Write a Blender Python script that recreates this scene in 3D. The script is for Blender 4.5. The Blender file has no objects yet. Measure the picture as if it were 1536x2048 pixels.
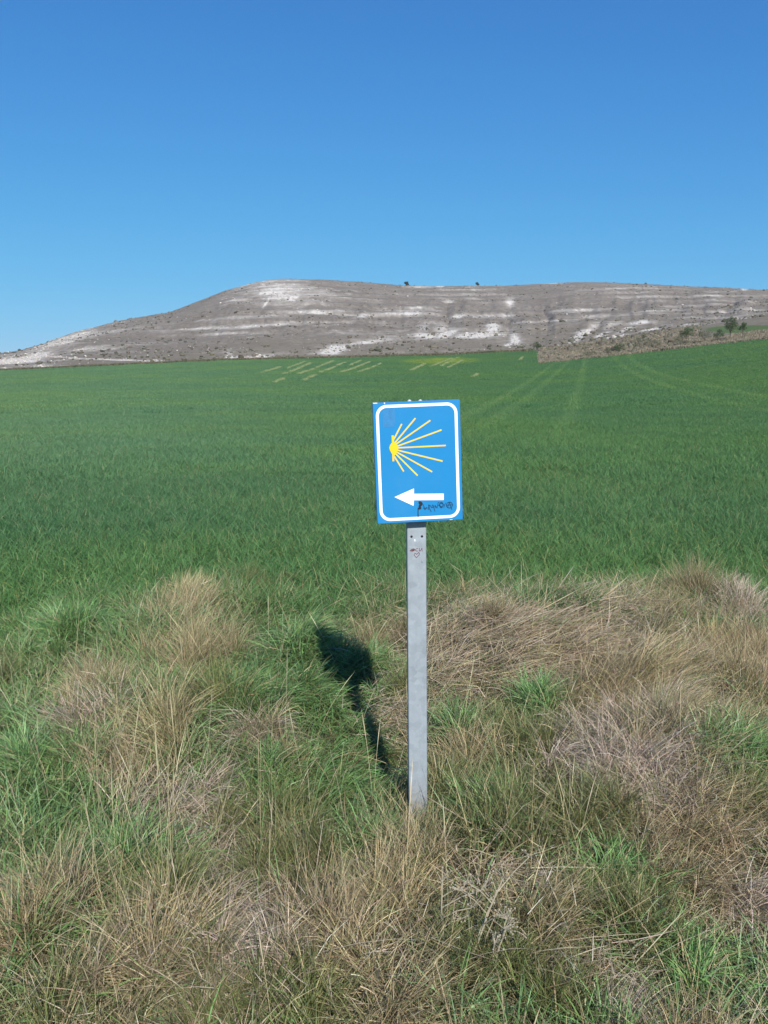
import bpy, bmesh, math, random
import numpy as np
from mathutils import Vector, Matrix

rng = np.random.default_rng(7)
random.seed(7)
scene = bpy.context.scene
COL = scene.collection
R = math.radians

# ------------------------------------------------------------------ camera
EYE = 1.95
FPX = 1700.0            # focal length in photograph pixels (1536 x 2048)
PITCH = R(8.16)
cam_data = bpy.data.cameras.new('camera')
cam = bpy.data.objects.new('camera', cam_data)
COL.objects.link(cam)
cam.location = (0, 0, EYE)
cam.rotation_euler = (R(90) - PITCH, 0, 0)
cam_data.sensor_fit = 'VERTICAL'
cam_data.sensor_height = 24.0
cam_data.lens = 24.0 * FPX / 2048.0
cam_data.clip_start = 0.05
cam_data.clip_end = 20000
scene.camera = cam

# ------------------------------------------------------------------ light
SUN_EL, SUN_AZ = R(38), R(12.5)         # behind the camera, a little to its right
sun_vec = Vector((math.sin(SUN_AZ) * math.cos(SUN_EL), -math.cos(SUN_AZ) * math.cos(SUN_EL), math.sin(SUN_EL)))
sl = bpy.data.lights.new('sun', 'SUN')
sl.energy = 4.5
sl.angle = R(0.53)
sl.color = (1.0, 0.955, 0.88)
sun = bpy.data.objects.new('sun', sl)
COL.objects.link(sun)
sun.rotation_euler = sun_vec.to_track_quat('Z', 'Y').to_euler()
sun.location = sun_vec * 30

world = bpy.data.worlds.new('World')
scene.world = world
world.use_nodes = True
wn = world.node_tree
bg = wn.nodes['Background']
sky = wn.nodes.new('ShaderNodeTexSky')
sky.sky_type = 'NISHITA'
sky.sun_disc = False
sky.sun_elevation = SUN_EL
sky.sun_rotation = math.pi - SUN_AZ
sky.altitude = 800
sky.air_density = 1.0
sky.dust_density = 0.0
sky.ozone_density = 10.0
# the same colour response for the whole dome: deep clear blue, soft shoulder towards the horizon
def wmath(op, a, b):
    nd = wn.nodes.new('ShaderNodeMath'); nd.operation = op
    for i, v in enumerate((a, b)):
        if isinstance(v, (int, float)): nd.inputs[i].default_value = v
        else: wn.links.new(v, nd.inputs[i])
    return nd.outputs[0]
sepc = wn.nodes.new('ShaderNodeSeparateColor'); comb = wn.nodes.new('ShaderNodeCombineColor')
wn.links.new(sky.outputs[0], sepc.inputs[0])
for i, (gain, knee) in enumerate(((.475, .76), (.985, .74), (1.31, 1.0))):
    xx = wmath('MULTIPLY', sepc.outputs[i], gain)
    qq = wmath('DIVIDE', xx, knee / .143)
    wn.links.new(wmath('DIVIDE', xx, wmath('SQRT', wmath('ADD', wmath('MULTIPLY', qq, qq), 1.0), 0.0)), comb.inputs[i])
wn.links.new(comb.outputs[0], bg.inputs['Color'])
bg.inputs['Strength'].default_value = 0.0975
scene.view_settings.view_transform = 'Standard'
scene.view_settings.look = 'None'
scene.view_settings.gamma = 1.0
scene.view_settings.exposure = 0.55
scene.cycles.use_denoising = True
scene.cycles.max_bounces = 6
scene.cycles.diffuse_bounces = 3
scene.cycles.transmission_bounces = 3
scene.cycles.transparent_max_bounces = 4

# ------------------------------------------------------------------ helpers
def tag(o, label=None, cat=None, group=None, kind=None):
    if label: o['label'] = label
    if cat: o['category'] = cat
    if group: o['group'] = group
    if kind: o['kind'] = kind
    return o

def link_mesh(name, me, m=None, parent=None):
    o = bpy.data.objects.new(name, me)
    COL.objects.link(o)
    if m is not None and len(me.materials) == 0:
        me.materials.append(m)
    if parent: o.parent = parent
    return o

def np_mesh(name, V, F, col=None, smooth=False, attrs=None):
    """V (n,3); F list of (k, m) index arrays (tris or quads)."""
    me = bpy.data.meshes.new(name)
    V = np.asarray(V, dtype=np.float32)
    me.vertices.add(len(V)); me.vertices.foreach_set('co', V.ravel())
    arrs = [np.asarray(f, dtype=np.int32) for f in F if len(f)]
    loops = np.concatenate([a.ravel() for a in arrs])
    totals = np.concatenate([np.full(len(a), a.shape[1], dtype=np.int32) for a in arrs])
    starts = np.concatenate([[0], np.cumsum(totals)[:-1]]).astype(np.int32)
    me.loops.add(len(loops)); me.loops.foreach_set('vertex_index', loops)
    me.polygons.add(len(totals)); me.polygons.foreach_set('loop_start', starts)
    if smooth:
        me.polygons.foreach_set('use_smooth', np.ones(len(totals), dtype=bool))
    me.update(calc_edges=True)
    if col is not None:
        a = me.attributes.new('col', 'FLOAT_COLOR', 'POINT')
        c = np.ones((len(V), 4), dtype=np.float32); c[:, :3] = col
        a.data.foreach_set('color', c.ravel())
    for k, v in (attrs or {}).items():
        a = me.attributes.new(k, 'FLOAT', 'POINT')
        a.data.foreach_set('value', np.asarray(v, dtype=np.float32).ravel())
    return me

def bm_mesh(name, bm, m=None, parent=None):
    bmesh.ops.recalc_face_normals(bm, faces=bm.faces)
    me = bpy.data.meshes.new(name); bm.to_mesh(me); bm.free()
    return link_mesh(name, me, m, parent)

# value noise ------------------------------------------------------
def _hash(ix, iy, seed):
    h = (ix.astype(np.int64) * 374761393 + iy.astype(np.int64) * 668265263 + seed * 1442695041) & 0x7fffffff
    h = ((h ^ (h >> 13)) * 1274126177) & 0x7fffffff
    h = h ^ (h >> 16)
    return (h & 0xffff) / 65535.0

def vnoise(x, y, seed=0):
    x = np.asarray(x, dtype=float); y = np.asarray(y, dtype=float)
    ix = np.floor(x); iy = np.floor(y)
    fx = x - ix; fy = y - iy
    fx = fx * fx * (3 - 2 * fx); fy = fy * fy * (3 - 2 * fy)
    a = _hash(ix, iy, seed); b = _hash(ix + 1, iy, seed)
    c = _hash(ix, iy + 1, seed); d = _hash(ix + 1, iy + 1, seed)
    return (a * (1 - fx) + b * fx) * (1 - fy) + (c * (1 - fx) + d * fx) * fy

def fbm(x, y, seed=0, octv=4):
    t = 0; amp = 0.5; s = 0
    for i in range(octv):
        t = t + amp * vnoise(x * 2 ** i, y * 2 ** i, seed + i * 17); s += amp; amp *= 0.5
    return t / s            # 0..1

def sstep(a, b, x):
    t = np.clip((x - a) / (b - a), 0, 1)
    return t * t * (3 - 2 * t)

# photograph pixel <-> direction ------------------------------------
CP, SP = math.cos(PITCH), math.sin(PITCH)
def te_of(py):                      # rise per metre forward seen at pixel row py
    v = (1024.0 - np.asarray(py, dtype=float)) / FPX
    return (v * CP - SP) / (CP + v * SP)
def az_of(px, py=740.0):
    v = (1024.0 - np.asarray(py, dtype=float)) / FPX
    return np.arctan((np.asarray(px, dtype=float) - 768.0) / FPX / (CP + v * SP))
def to_px(x, y, z):
    dz = z - EYE
    dep = np.maximum(y * CP - dz * SP, 1e-3)
    return 768 + FPX * x / dep, 1024 - FPX * (y * SP + dz * CP) / dep

# ------------------------------------------------------------------ terrain height
RF = 300.0
_pxs = np.array([-2600, -900, -400, 0, 450, 900, 1070, 1300, 1536, 1900, 2600, 4200], float)
_azs = az_of(_pxs)
_z300 = np.array([6, 6, 6.5, 8.2, 12.2, 14.2, 15.4, 20.5, 25.2, 30, 24, 10], float)
_rpx = np.array([-2600, -900, -400, -150, 0, 40, 90, 150, 240, 340, 400, 450, 520, 560, 640, 720, 800, 860, 900, 1000, 1080, 1150, 1220, 1300, 1400, 1500, 1536, 1900, 2600, 4200], float)
_rpy = np.array([768, 752, 735, 720, 706, 701, 686, 664, 641, 624, 601, 581, 562.5, 557.5, 559, 564, 570.5, 572.5, 572, 572, 568, 564.5, 565.5, 570, 575, 580, 582, 600, 660, 760], float)
_rr = np.interp(_rpx, [-900, -400, 0, 250, 450, 560, 900, 1200, 1536, 2600], [480, 520, 600, 690, 800, 850, 960, 920, 880, 800])
_raz = az_of(_rpx, _rpy)

def smooth_interp(x, xp, fp):
    w = 0.012
    return (np.interp(x - w, xp, fp) + 2 * np.interp(x, xp, fp) + np.interp(x + w, xp, fp)) / 4

def z_field(az, r):
    f = np.clip((r - 30) / (RF - 30), 0, None) ** 1.6
    z3 = smooth_interp(az, _azs, _z300)
    far = sstep(60, 160, r)
    return z3 * f + far * 0.35 * (fbm(az * r / 40, r / 40, 5, 3) - 0.5)

# mounds of the grassy verge: (photo px, photo py, radius m, height m)
def pix_ground(px, py, z):
    te = te_of(py); y = (z - EYE) / te
    v = (1024 - py) / FPX
    x = (px - 768) / FPX * (y * CP - (z - EYE) * SP)
    return float(x), float(y)
MOUNDS = [(430, 1420, .5, .20), (610, 1315, .40, .26), (1000, 1270, .55, .28), (1200, 1230, .5, .16), (1330, 1330, .5, .22), (1400, 1500, .45, .16), (200, 1430, .4, .14),
          (1250, 1560, .5, .12), (330, 1240, .5, .14), (1100, 1190, .8, .10), (1400, 1180, .7, .14), (380, 1190, .6, .10), (250, 1800, .4, .08), (1000, 1660, .3, .07), (715, 1345, .30, -.16), (770, 1440, .24, -.10)]
_m = [(*pix_ground(a, b, .2), c, d) for a, b, c, d in MOUNDS]

def z_near(x, y):
    z = 0.20 * (fbm(x / 0.6 + 9, y / 0.6, 31, 3) - 0.5)
    for mx, my, mr, mh in _m:
        z = z + mh * np.exp(-((x - mx) ** 2 + (y - my) ** 2) / (mr * mr))
    px, py, pr = 0.14, 3.6, 0.35
    k = np.exp(-((x - px) ** 2 + (y - py) ** 2) / (pr * pr))
    z = z * (1 - k)
    d = np.hypot(x, y)
    return z * sstep(9.5, 7.5, d) + 0.04 * (fbm(x / 3, y / 3, 8, 2) - .5) * sstep(5, 9, d)

def ridge(az):
    te = te_of(smooth_interp_r(az))
    rr = np.interp(az, _raz, _rr)
    return rr, EYE + rr * np.cos(az) * te
def smooth_interp_r(az):
    w = 0.004
    return (np.interp(az - w, _raz, _rpy) + 2 * np.interp(az, _raz, _rpy) + np.interp(az + w, _raz, _rpy)) / 4

def z_hill(az, r):
    z0 = z_field(az, np.full_like(r, RF))
    rr, zr = ridge(az)
    s = (r - RF) / (rr - RF)
    sc = np.clip(s, 0, 1)
    P = 0.72 * sc + 0.28 * sc * sc * (3 - 2 * sc)
    z = z0 + (zr - z0) * P
    x = r * np.sin(az); y = r * np.cos(az)
    env = np.sin(np.pi * np.clip(s, 0, 1)) ** 0.8
    hgt = np.clip((zr - z0) / 90, 0, 1)
    # gullies running down the slope
    g = 1 - np.abs(2 * fbm(az * 30 + 0.35 * fbm(x / 60, y / 60, 3, 2), s * 1.6, 41, 4) - 1)
    gl = np.exp(-((s - .33) / .28) ** 2)
    z = z - env * hgt * gl * 6.0 * (g - .6)
    z = z + env * hgt * 6.0 * (fbm(x / 90, y / 90, 55, 4) - .5)
    # beds of harder rock: steps in the slope
    q = (z - 10) / 8.5 + 0.5 * fbm(x / 160, y / 160, 61, 3)
    st = q - np.floor(q)
    z = z + env * hgt * 1.8 * (sstep(.62, .88, st) - st)
    z = z + np.clip(s, 0, 1) * 0.55 * (fbm(x / 6, y / 6, 71, 3) - .5)
    # behind the crest the plateau stays level, then sinks
    back = np.clip(r - rr, 0, None)
    z = z - 0.03 * back * sstep(60, 500, back)
    z = z - np.clip(s, 0, 1) * 0.9 * sstep(0, 25, back)
    return z, s, st

def height(az, r):
    az = np.asarray(az, float); r = np.asarray(r, float)
    zf = z_field(az, r)
    zh, s, st = z_hill(az, np.maximum(r, RF + .01))
    return np.where(r > RF, zh, zf) + z_near(r * np.sin(az), r * np.cos(az))
def hxy(x, y):
    return height(np.arctan2(x, y), np.hypot(x, y))

def field_edge(az):
    a = az_of(1066.0); b = az_of(1084.0)
    wob = 3.0 * (fbm(az * 60, az * 0 + 3, 77, 3) - .5)
    e = np.where(az < a, RF - 1.0, 0) + np.where(az >= a, RF - 1.0 - (RF - 212.0) * sstep(a, b, az), 0)
    return e + wob * (az > b) + 0.5 * wob * (az <= b) - 2.0 * (az <= b)

def ray_ground(px, py, rmin=2.0, rmax=1200.0):
    az = float(az_of(px, py)); te = float(te_of(py))
    r = np.geomspace(rmin, rmax, 6000)
    dz = height(np.full_like(r, az), r) - (EYE + r * math.cos(az) * te)
    i = int(np.argmax(dz > 0)) if (dz > 0).any() else int(np.argmax(dz))
    return r[i] * math.sin(az), r[i] * math.cos(az), float(height(az, r[i]))

# ------------------------------------------------------------------ materials
def new_mat(name):
    m = bpy.data.materials.new(name); m.use_nodes = True
    nt = m.node_tree
    return m, nt, nt.nodes['Principled BSDF']
class NT:
    def __init__(s, nt): s.nt = nt
    def n(s, t, **kw):
        nd = s.nt.nodes.new(t)
        for k, v in kw.items(): setattr(nd, k, v)
        return nd
    def l(s, a, b): s.nt.links.new(a, b)
    def math(s, op, a, b=None, c=None, clamp=False):
        nd = s.n('ShaderNodeMath', operation=op, use_clamp=clamp)
        for i, v in enumerate((a, b, c)):
            if v is None: continue
            if isinstance(v, (int, float)): nd.inputs[i].default_value = v
            else: s.l(v, nd.inputs[i])
        return nd.outputs[0]
    def noise(s, vec, scale, detail=4, rough=.55):
        nd = s.n('ShaderNodeTexNoise'); nd.inputs['Scale'].default_value = scale
        nd.inputs['Detail'].default_value = detail; nd.inputs['Roughness'].default_value = rough
        if vec is not None: s.l(vec, nd.inputs['Vector'])
        return nd.outputs['Fac']
    def mix(s, fac, a, b, blend='MIX'):
        nd = s.n('ShaderNodeMix', data_type='RGBA', blend_type=blend)
        for sock, v in ((nd.inputs['Factor'], fac), (nd.inputs['A'], a), (nd.inputs['B'], b)):
            if isinstance(v, (int, float)): sock.default_value = v
            elif isinstance(v, tuple): sock.default_value = (*v, 1)
            else: s.l(v, sock)
        return [o for o in nd.outputs if o.type == 'RGBA'][0]
    def ramp(s, fac, a, b):
        nd = s.n('ShaderNodeMapRange', interpolation_type='SMOOTHSTEP')
        s.l(fac, nd.inputs[0]); nd.inputs[1].default_value = a; nd.inputs[2].default_value = b
        return nd.outputs[0]

def flat_mat(name, c, rough=.5, metal=0.0, var=0.0, vscale=30, bump=0.0):
    m, nt, p = new_mat(name); t = NT(nt)
    p.inputs['Roughness'].default_value = rough; p.inputs['Metallic'].default_value = metal
    tc = t.n('ShaderNodeTexCoord')
    f = t.noise(tc.outputs['Object'], vscale, 5)
    a = tuple(x * (1 - var) for x in c); b = tuple(min(1, x * (1 + var)) for x in c)
    t.l(t.mix(f, a, b), p.inputs['Base Color'])
    if bump:
        bp = t.n('ShaderNodeBump'); bp.inputs['Strength'].default_value = bump; bp.inputs['Distance'].default_value = .002
        t.l(f, bp.inputs['Height']); t.l(bp.outputs[0], p.inputs['Normal'])
    return m

# tint of the wheat over the field, by place (used by leaves and by the soil under them)
TRAM = [((1085, 745), (1000, 800), (860, 868)), ((1115, 745), (1045, 805), (925, 880)), ((1165, 745), (1150, 800), (1120, 880)), ((1290, 737), (1400, 770), (1560, 800)), ((1255, 740), (1350, 779), (1500, 818))]
def field_tint(t, base):
    geo = t.n('ShaderNodeNewGeometry')
    sep = t.n('ShaderNodeSeparateXYZ'); t.l(geo.outputs['Position'], sep.inputs[0])
    X, Y = sep.outputs[0], sep.outputs[1]
    flat = t.n('ShaderNodeCombineXYZ'); t.l(X, flat.inputs[0]); t.l(Y, flat.inputs[1])
    n1 = t.noise(flat.outputs[0], .035, 4, .6)
    n2 = t.noise(flat.outputs[0], .22, 3, .5)
    c = t.mix(t.ramp(n1, .38, .66), base, (1.12, 1.05, .84), 'MULTIPLY') if False else base
    k1 = t.ramp(n1, .36, .66)
    k2 = t.ramp(n2, .35, .68)
    tint = t.mix(k1, (.88, .93, 1.02), (1.12, 1.05, .90))
    tint = t.mix(k2, tint, t.mix(1.0, tint, (.84, .9, .96), 'MULTIPLY'))
    tint = t.mix(t.math('MULTIPLY', t.ramp(t.math('DIVIDE', X, t.math('ADD', t.math('ABSOLUTE', Y), 12.0)), .12, -.3), t.ramp(Y, 8, 30)), tint, t.mix(1.0, tint, (1.38, 1.22, 1.5), 'MULTIPLY'))
    tint = t.mix(t.ramp(Y, 13.0, 7.5), tint, t.mix(1.0, tint, (1.14, 1.08, .90), 'MULTIPLY'))
    # wheel tracks of the seed drill
    for tr in TRAM:
        pts = [ray_ground(a, b, 8, 320) for a, b in tr]
        ys = [p[1] for p in pts]; xs = [p[0] for p in pts]
        c2, c1, c0 = np.polyfit(ys, xs, 2)
        poly = t.math('ADD', t.math('MULTIPLY', t.math('ADD', t.math('MULTIPLY', Y, float(c2)), float(c1)), Y), float(c0))
        d = t.math('ABSOLUTE', t.math('SUBTRACT', X, poly))
        k = t.math('MULTIPLY', t.math('SUBTRACT', 1.0, t.ramp(d, .15, .9)), t.ramp(Y, 24, 60))
        tint = t.mix(t.math('MULTIPLY', k, .42), tint, t.mix(1.0, tint, (1.75, 1.4, 1.35), 'MULTIPLY'))
    # thin yellow growth on the far rise
    gx, gy, gz = ray_ground(880, 722, 8, 320)
    dx = t.math('DIVIDE', t.math('SUBTRACT', X, gx), 11.0); dy = t.math('DIVIDE', t.math('SUBTRACT', Y, gy), 24.0)
    d2 = t.math('ADD', t.math('MULTIPLY', dx, dx), t.math('MULTIPLY', dy, dy))
    k = t.math('MULTIPLY', t.math('SUBTRACT', 1.0, t.ramp(d2, .1, 1.5)), t.ramp(n2, .3, .65))
    tint = t.mix(k, tint, (2.7, 1.65, .6))
    return t.mix(1.0, base, tint, 'MULTIPLY')

def blade_mat(name, trans=.28, rough=.55, tint=False, spec=.35):
    m, nt, p = new_mat(name); t = NT(nt)
    at = t.n('ShaderNodeAttribute', attribute_name='col')
    c = at.outputs['Color']
    if tint: c = field_tint(t, c)
    t.l(c, p.inputs['Base Color'])
    p.inputs['Roughness'].default_value = rough
    p.inputs['Specular IOR Level'].default_value = spec
    tr = t.n('ShaderNodeBsdfTranslucent'); t.l(c, tr.inputs['Color'])
    mx = t.n('ShaderNodeMixShader'); mx.inputs[0].default_value = trans
    t.l(p.outputs[0], mx.inputs[1]); t.l(tr.outputs[0], mx.inputs[2])
    t.l(mx.outputs[0], nt.nodes['Material Output'].inputs['Surface'])
    return m

# ------------------------------------------------------------------ ground sheets (fan grids that share their seams)
def az_grid(n_in, n_out):
    a = np.linspace(-.53, .53, n_in)
    b = np.linspace(.53, 2 * math.pi - .53, n_out + 2)[1:-1]
    return np.concatenate([a, b])          # closed ring, wraps

def fan_sheet(name, az, rows, m, extra=None, centre=False):
    """rows (nr, na) radii"""
    nr, na = rows.shape
    A = np.broadcast_to(az, rows.shape)
    z = height(A, rows)
    V = np.stack([rows * np.sin(A), rows * np.cos(A), z], -1).reshape(-1, 3)
    i = np.arange(nr - 1)[:, None]; j = np.arange(na)[None, :]
    j2 = (j + 1) % na
    q = np.stack([i * na + j, i * na + j2, (i + 1) * na + j2, (i + 1) * na + j], -1).reshape(-1, 4)[:, ::-1]
    F = [q]
    if centre:
        V = np.vstack([V, [[0, 0, float(height(0., 0.01))]]])
        jj = np.arange(na)
        F.append(np.stack([jj, np.full(na, nr * na), (jj + 1) % na], -1)[:, ::-1])
    at = extra(A.ravel(), rows.ravel(), V) if extra else None
    me = np_mesh(name, V, F, smooth=True, attrs=at)
    o = link_mesh(name, me, m)
    o['kind'] = 'structure'
    return o

def verge_edge(az):
    return 7.1 + 1.3 * (fbm(az * 9 + 3, az * 0, 91, 3) - .5)

# verge soil: dark humus and dead thatch
m_verge, nt, p = new_mat('verge_soil'); t = NT(nt)
geo = t.n('ShaderNodeNewGeometry')
f = t.noise(geo.outputs['Position'], 9, 6, .7)
c = t.mix(t.ramp(f, .35, .65), (.055, .050, .026), (.17, .135, .085))
t.l(c, p.inputs['Base Color']); p.inputs['Roughness'].default_value = .95
bp = t.n('ShaderNodeBump'); bp.inputs['Distance'].default_value = .03; bp.inputs['Strength'].default_value = 1
t.l(t.noise(geo.outputs['Position'], 60, 6, .7), bp.inputs['Height']); t.l(bp.outputs[0], p.inputs['Normal'])

# field soil
m_field, nt, p = new_mat('field_soil'); t = NT(nt)
geo = t.n('ShaderNodeNewGeometry')
f = t.noise(geo.outputs['Position'], 2.5, 6, .65)
soil = t.mix(f, (.06, .12, .045), (.085, .155, .058))
soil = field_tint(t, soil)
c = soil
t.l(c, p.inputs['Base Color']); p.inputs['Roughness'].default_value = .95
p.inputs['Specular IOR Level'].default_value = .1

# pale stripes where the drill missed: photo segments on the far rise
STRIPES = [((598, 749), (668, 722)), ((568, 749), (622, 727)), ((682, 746), (740, 725)), ((715, 746), (762, 728)), ((548, 767), (572, 757)),
           ((520, 747), (560, 735)), ((575, 738), (610, 724)), ((640, 746), (690, 726)), 
           ((822, 742), (850, 728)), ((862, 734), (905, 717)), ((895, 737), (925, 722)), ((945, 756), (955, 750)), ((1036, 724), (1046, 715)), ((700, 732), (722, 722)),
           ((880, 734), (916, 716)), ((610, 762), (630, 752))]
_seg = []
for a, b in STRIPES:
    g0 = ray_ground(*a, 8, 330); g1 = ray_ground(*b, 8, 330)
    _seg.append((g0[0], g0[1], g1[0], g1[1], rng.uniform(.9, 1.7)))
# hillside ---------------------------------------------------------
CHALK = [  # photo px, py, rx, ry, tilt (deg, up to the right +), strength
    (25, 722, 60, 9, 3, 1.0), (60, 715, 60, 7, 8, .85), (10, 738, 25, 4, 0, .6), (100, 733, 50, 4, 2, .55), (180, 698, 55, 5, 3, .75), (150, 673, 60, 9, 17, .75), (215, 665, 50, 5, 10, .5), (110, 690, 60, 8, 12, .7),
    (460, 713, 9, 7, -10, 1.1), (480, 716, 9, 5, 0, 1.1), (520, 713, 32, 5, 6, 1.1), (668, 701, 27, 8, 14, 1.2), (745, 683, 45, 4, 6, .95), (565, 582, 95, 24, -6, .74), (540, 590, 10, 28, -25, .4),
    (480, 600, 32, 7, 8, .55), (610, 624, 85, 5, 0, .75), (520, 632, 90, 4, 4, .5), (500, 652, 110, 4, 3, .6), (390, 658, 60, 3, 3, .55), (440, 668, 90, 3, 2, .45), (620, 645, 90, 3, 0, .5), (730, 630, 50, 5, 0, .7),
    (798, 627, 55, 7, 2, .8), (835, 616, 30, 4, 0, .8), (850, 671, 24, 6, -6, 1.1), (846, 655, 16, 14, 30, .65), (884, 655, 22, 13, -15, .65), (893, 668, 20, 6, 20, 1.1), (770, 680, 25, 7, 0, .7), (700, 668, 60, 4, 0, .5),
    (955, 671, 44, 6, 2, 1.1), (985, 655, 14, 14, 25, .9), (1020, 605, 9, 8, 0, .9), (1010, 632, 22, 6, 0, .7), (985, 633, 40, 3, 0, .55), (1030, 680, 10, 11, 30, 1.0), (1016, 690, 8, 3, 20, 1.0), (915, 633, 14, 5, 10, .8),
    (1165, 669, 28, 7, 32, 1.2), (1202, 671, 20, 4, 18, 1.1), (1238, 673, 22, 3, 8, 1.1), (1280, 645, 26, 5, 10, .9), (1250, 660, 35, 4, 25, .65), (1300, 660, 22, 3, 10, .95), (1225, 650, 20, 6, 20, .6),
    (1160, 621, 65, 4, 3, .75), (1090, 642, 70, 3, 3, .65), (1190, 633, 60, 3, 2, .6), (900, 590, 110, 2.5, 0, .55), (1220, 578, 60, 2.5, 3, .5), (1400, 622, 90, 3, -2, .5), (1320, 622, 60, 2, 0, .5), (1410, 650, 60, 4, 2, .7),
    (1500, 645, 50, 2.5, 6, 1.1), (880, 572.5, 8, 2.5, 0, 1.2), (840, 574, 30, 2, 0, .7), (1100, 566, 20, 2, 0, .8), (1488, 579, 6, 2, 0, 1.1), (1052, 706, 12, 2.6, 0, 1.3), (898, 603, 12, 3, 0, .8), (1440, 636, 90, 3, 0, .5)]
TRACK = [(60, 708), (100, 713), (160, 717), (240, 720), (330, 723), (430, 725), (520, 722)]
TRACK2 = [(555, 566), (545, 585), (535, 603), (526, 615)]
def hill_attrs(A, Rr, V):
    px, py = to_px(V[:, 0], V[:, 1], V[:, 2])
    x, y = V[:, 0], V[:, 1]
    ck = np.zeros(len(V))
    for cx, cy, rx, ry, tl, s in CHALK:
        c, sn = math.cos(R(tl)), math.sin(R(tl))
        dx = px - cx; dy = -(py - cy)
        u = (dx * c + dy * sn) / rx; v = (-dx * sn + dy * c) / ry
        ck = np.maximum(ck, s * np.exp(-(u * u + v * v) * .8))
    for tr, w, s in ((TRACK, 2.0, .8), (TRACK2, 3, .6)):
        for (x0, y0), (x1, y1) in zip(tr[:-1], tr[1:]):
            dx, dy = x1 - x0, y1 - y0
            tt = np.clip(((px - x0) * dx + (py - y0) * dy) / (dx * dx + dy * dy), 0, 1)
            d = np.hypot(px - x0 - tt * dx, py - y0 - tt * dy)
            ck = np.maximum(ck, s * np.exp(-(d / w) ** 2))
    zh, s, st = z_hill(A, np.maximum(Rr, RF + .01))
    band = np.exp(-((st - .75) / .10) ** 2) * sstep(.46, .68, fbm(x / 60, y / 200, 123, 4)) * sstep(.05, .15, s)
    ck = np.maximum(ck, .36 * band)
    # thin beds: streaks that follow the level, then breaks and crumbs
    arc = A * Rr
    streak = fbm(arc / 26, V[:, 2] / .9, 153, 4) - .5
    ck = ck + .6 * streak + .75 * (fbm(x / 9, y / 16, 133, 4) - .5) + .45 * (fbm(x / 1.6, y / 4, 143, 3) - .5)
    ck = ck * (Rr > RF + 4)
    grass = np.exp(-(((px - 1505) / 105) ** 2 + ((py - 659) / 9.5) ** 2) ** 2) * (px > 1380)
    foot = sstep(.30, .0, s) * .6
    rough = np.where(Rr < RF + 25, sstep(1.0, 0, (Rr - field_edge(A)) / 22 + .8 * (fbm(x / 7, y / 7, 163, 3) - .5)), 0)      # tan scrub bank next to the field
    return {'chalk': ck, 'grass': grass, 'foot': foot, 'bank': rough}

m_hill, nt, p = new_mat('hill_scrub_and_chalk'); t = NT(nt)
geo = t.n('ShaderNodeNewGeometry'); P = geo.outputs['Position']
f1 = t.noise(P, .03, 5, .6); f2 = t.noise(P, .35, 5, .7); f3 = t.noise(P, 1.4, 4, .7)
scrub = t.mix(t.ramp(f1, .35, .65), (.182, .153, .127), (.222, .192, .162))
scrub = t.mix(t.ramp(f2, .45, .62), scrub, (.142, .129, .108))
f4 = t.noise(P, .55, 3, .6)
scrub = t.mix(t.math('MULTIPLY', t.ramp(f4, .58, .72), .5), scrub, (.34, .312, .28))
scrub = t.mix(t.ramp(f3, .55, .8), scrub, (.118, .113, .086))
ga = t.n('ShaderNodeAttribute', attribute_name='foot')
scrub = t.mix(t.math('MULTIPLY', ga.outputs['Fac'], .6), scrub, t.mix(f2, (.16, .145, .10), (.22, .19, .13)))
ba = t.n('ShaderNodeAttribute', attribute_name='bank')
scrub = t.mix(ba.outputs['Fac'], scrub, t.mix(t.ramp(f3, .35, .7), (.14, .135, .085), (.24, .20, .145)))
gr = t.n('ShaderNodeAttribute', attribute_name='grass')
scrub = t.mix(t.ramp(gr.outputs['Fac'], .3, .7), scrub, t.mix(f2, (.07, .115, .045), (.11, .15, .06)))
ch = t.n('ShaderNodeAttribute', attribute_name='chalk')
cc = t.math('ADD', ch.outputs['Fac'], t.math('MULTIPLY', t.math('SUBTRACT', f3, .5), .8))
col = t.mix(t.ramp(cc, .05, .70), scrub, (.355, .322, .285))
col = t.mix(t.ramp(cc, .58, .78), col, t.mix(f2, (.50, .465, .42), (.62, .585, .54)))
t.l(col, p.inputs['Base Color']); p.inputs['Roughness'].default_value = .97
p.inputs['Specular IOR Level'].default_value = .05
bp = t.n('ShaderNodeBump'); bp.inputs['Distance'].default_value = .9; bp.inputs['Strength'].default_value = .8
t.l(t.noise(P, .9, 5, .7), bp.inputs['Height']); t.l(bp.outputs[0], p.inputs['Normal'])

AZ = az_grid(1000, 120)
ve, fe = verge_edge(AZ), field_edge(AZ)
k = np.linspace(0, 1, 110)[:, None]
verge_rows = .6 * (ve / .6) ** k
fan_sheet('verge', AZ[::4], verge_rows[:, ::4], m_verge, centre=True)
k = np.linspace(0, 1, 220)[:, None]
field_rows = ve * (fe / ve) ** k
field = fan_sheet('field', AZ[::2], field_rows[:, ::2], m_field)
rr_, _ = ridge(AZ)
k1 = np.linspace(0, 1, 270)[:, None]
k2 = np.linspace(0, 1, 14)[1:, None]
hill_rows = np.vstack([fe + (rr_ + 12 - fe) * k1, (rr_ + 12) * (6000 / (rr_ + 12)) ** k2])
hill = fan_sheet('hill', AZ, hill_rows, m_hill, extra=hill_attrs)

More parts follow.
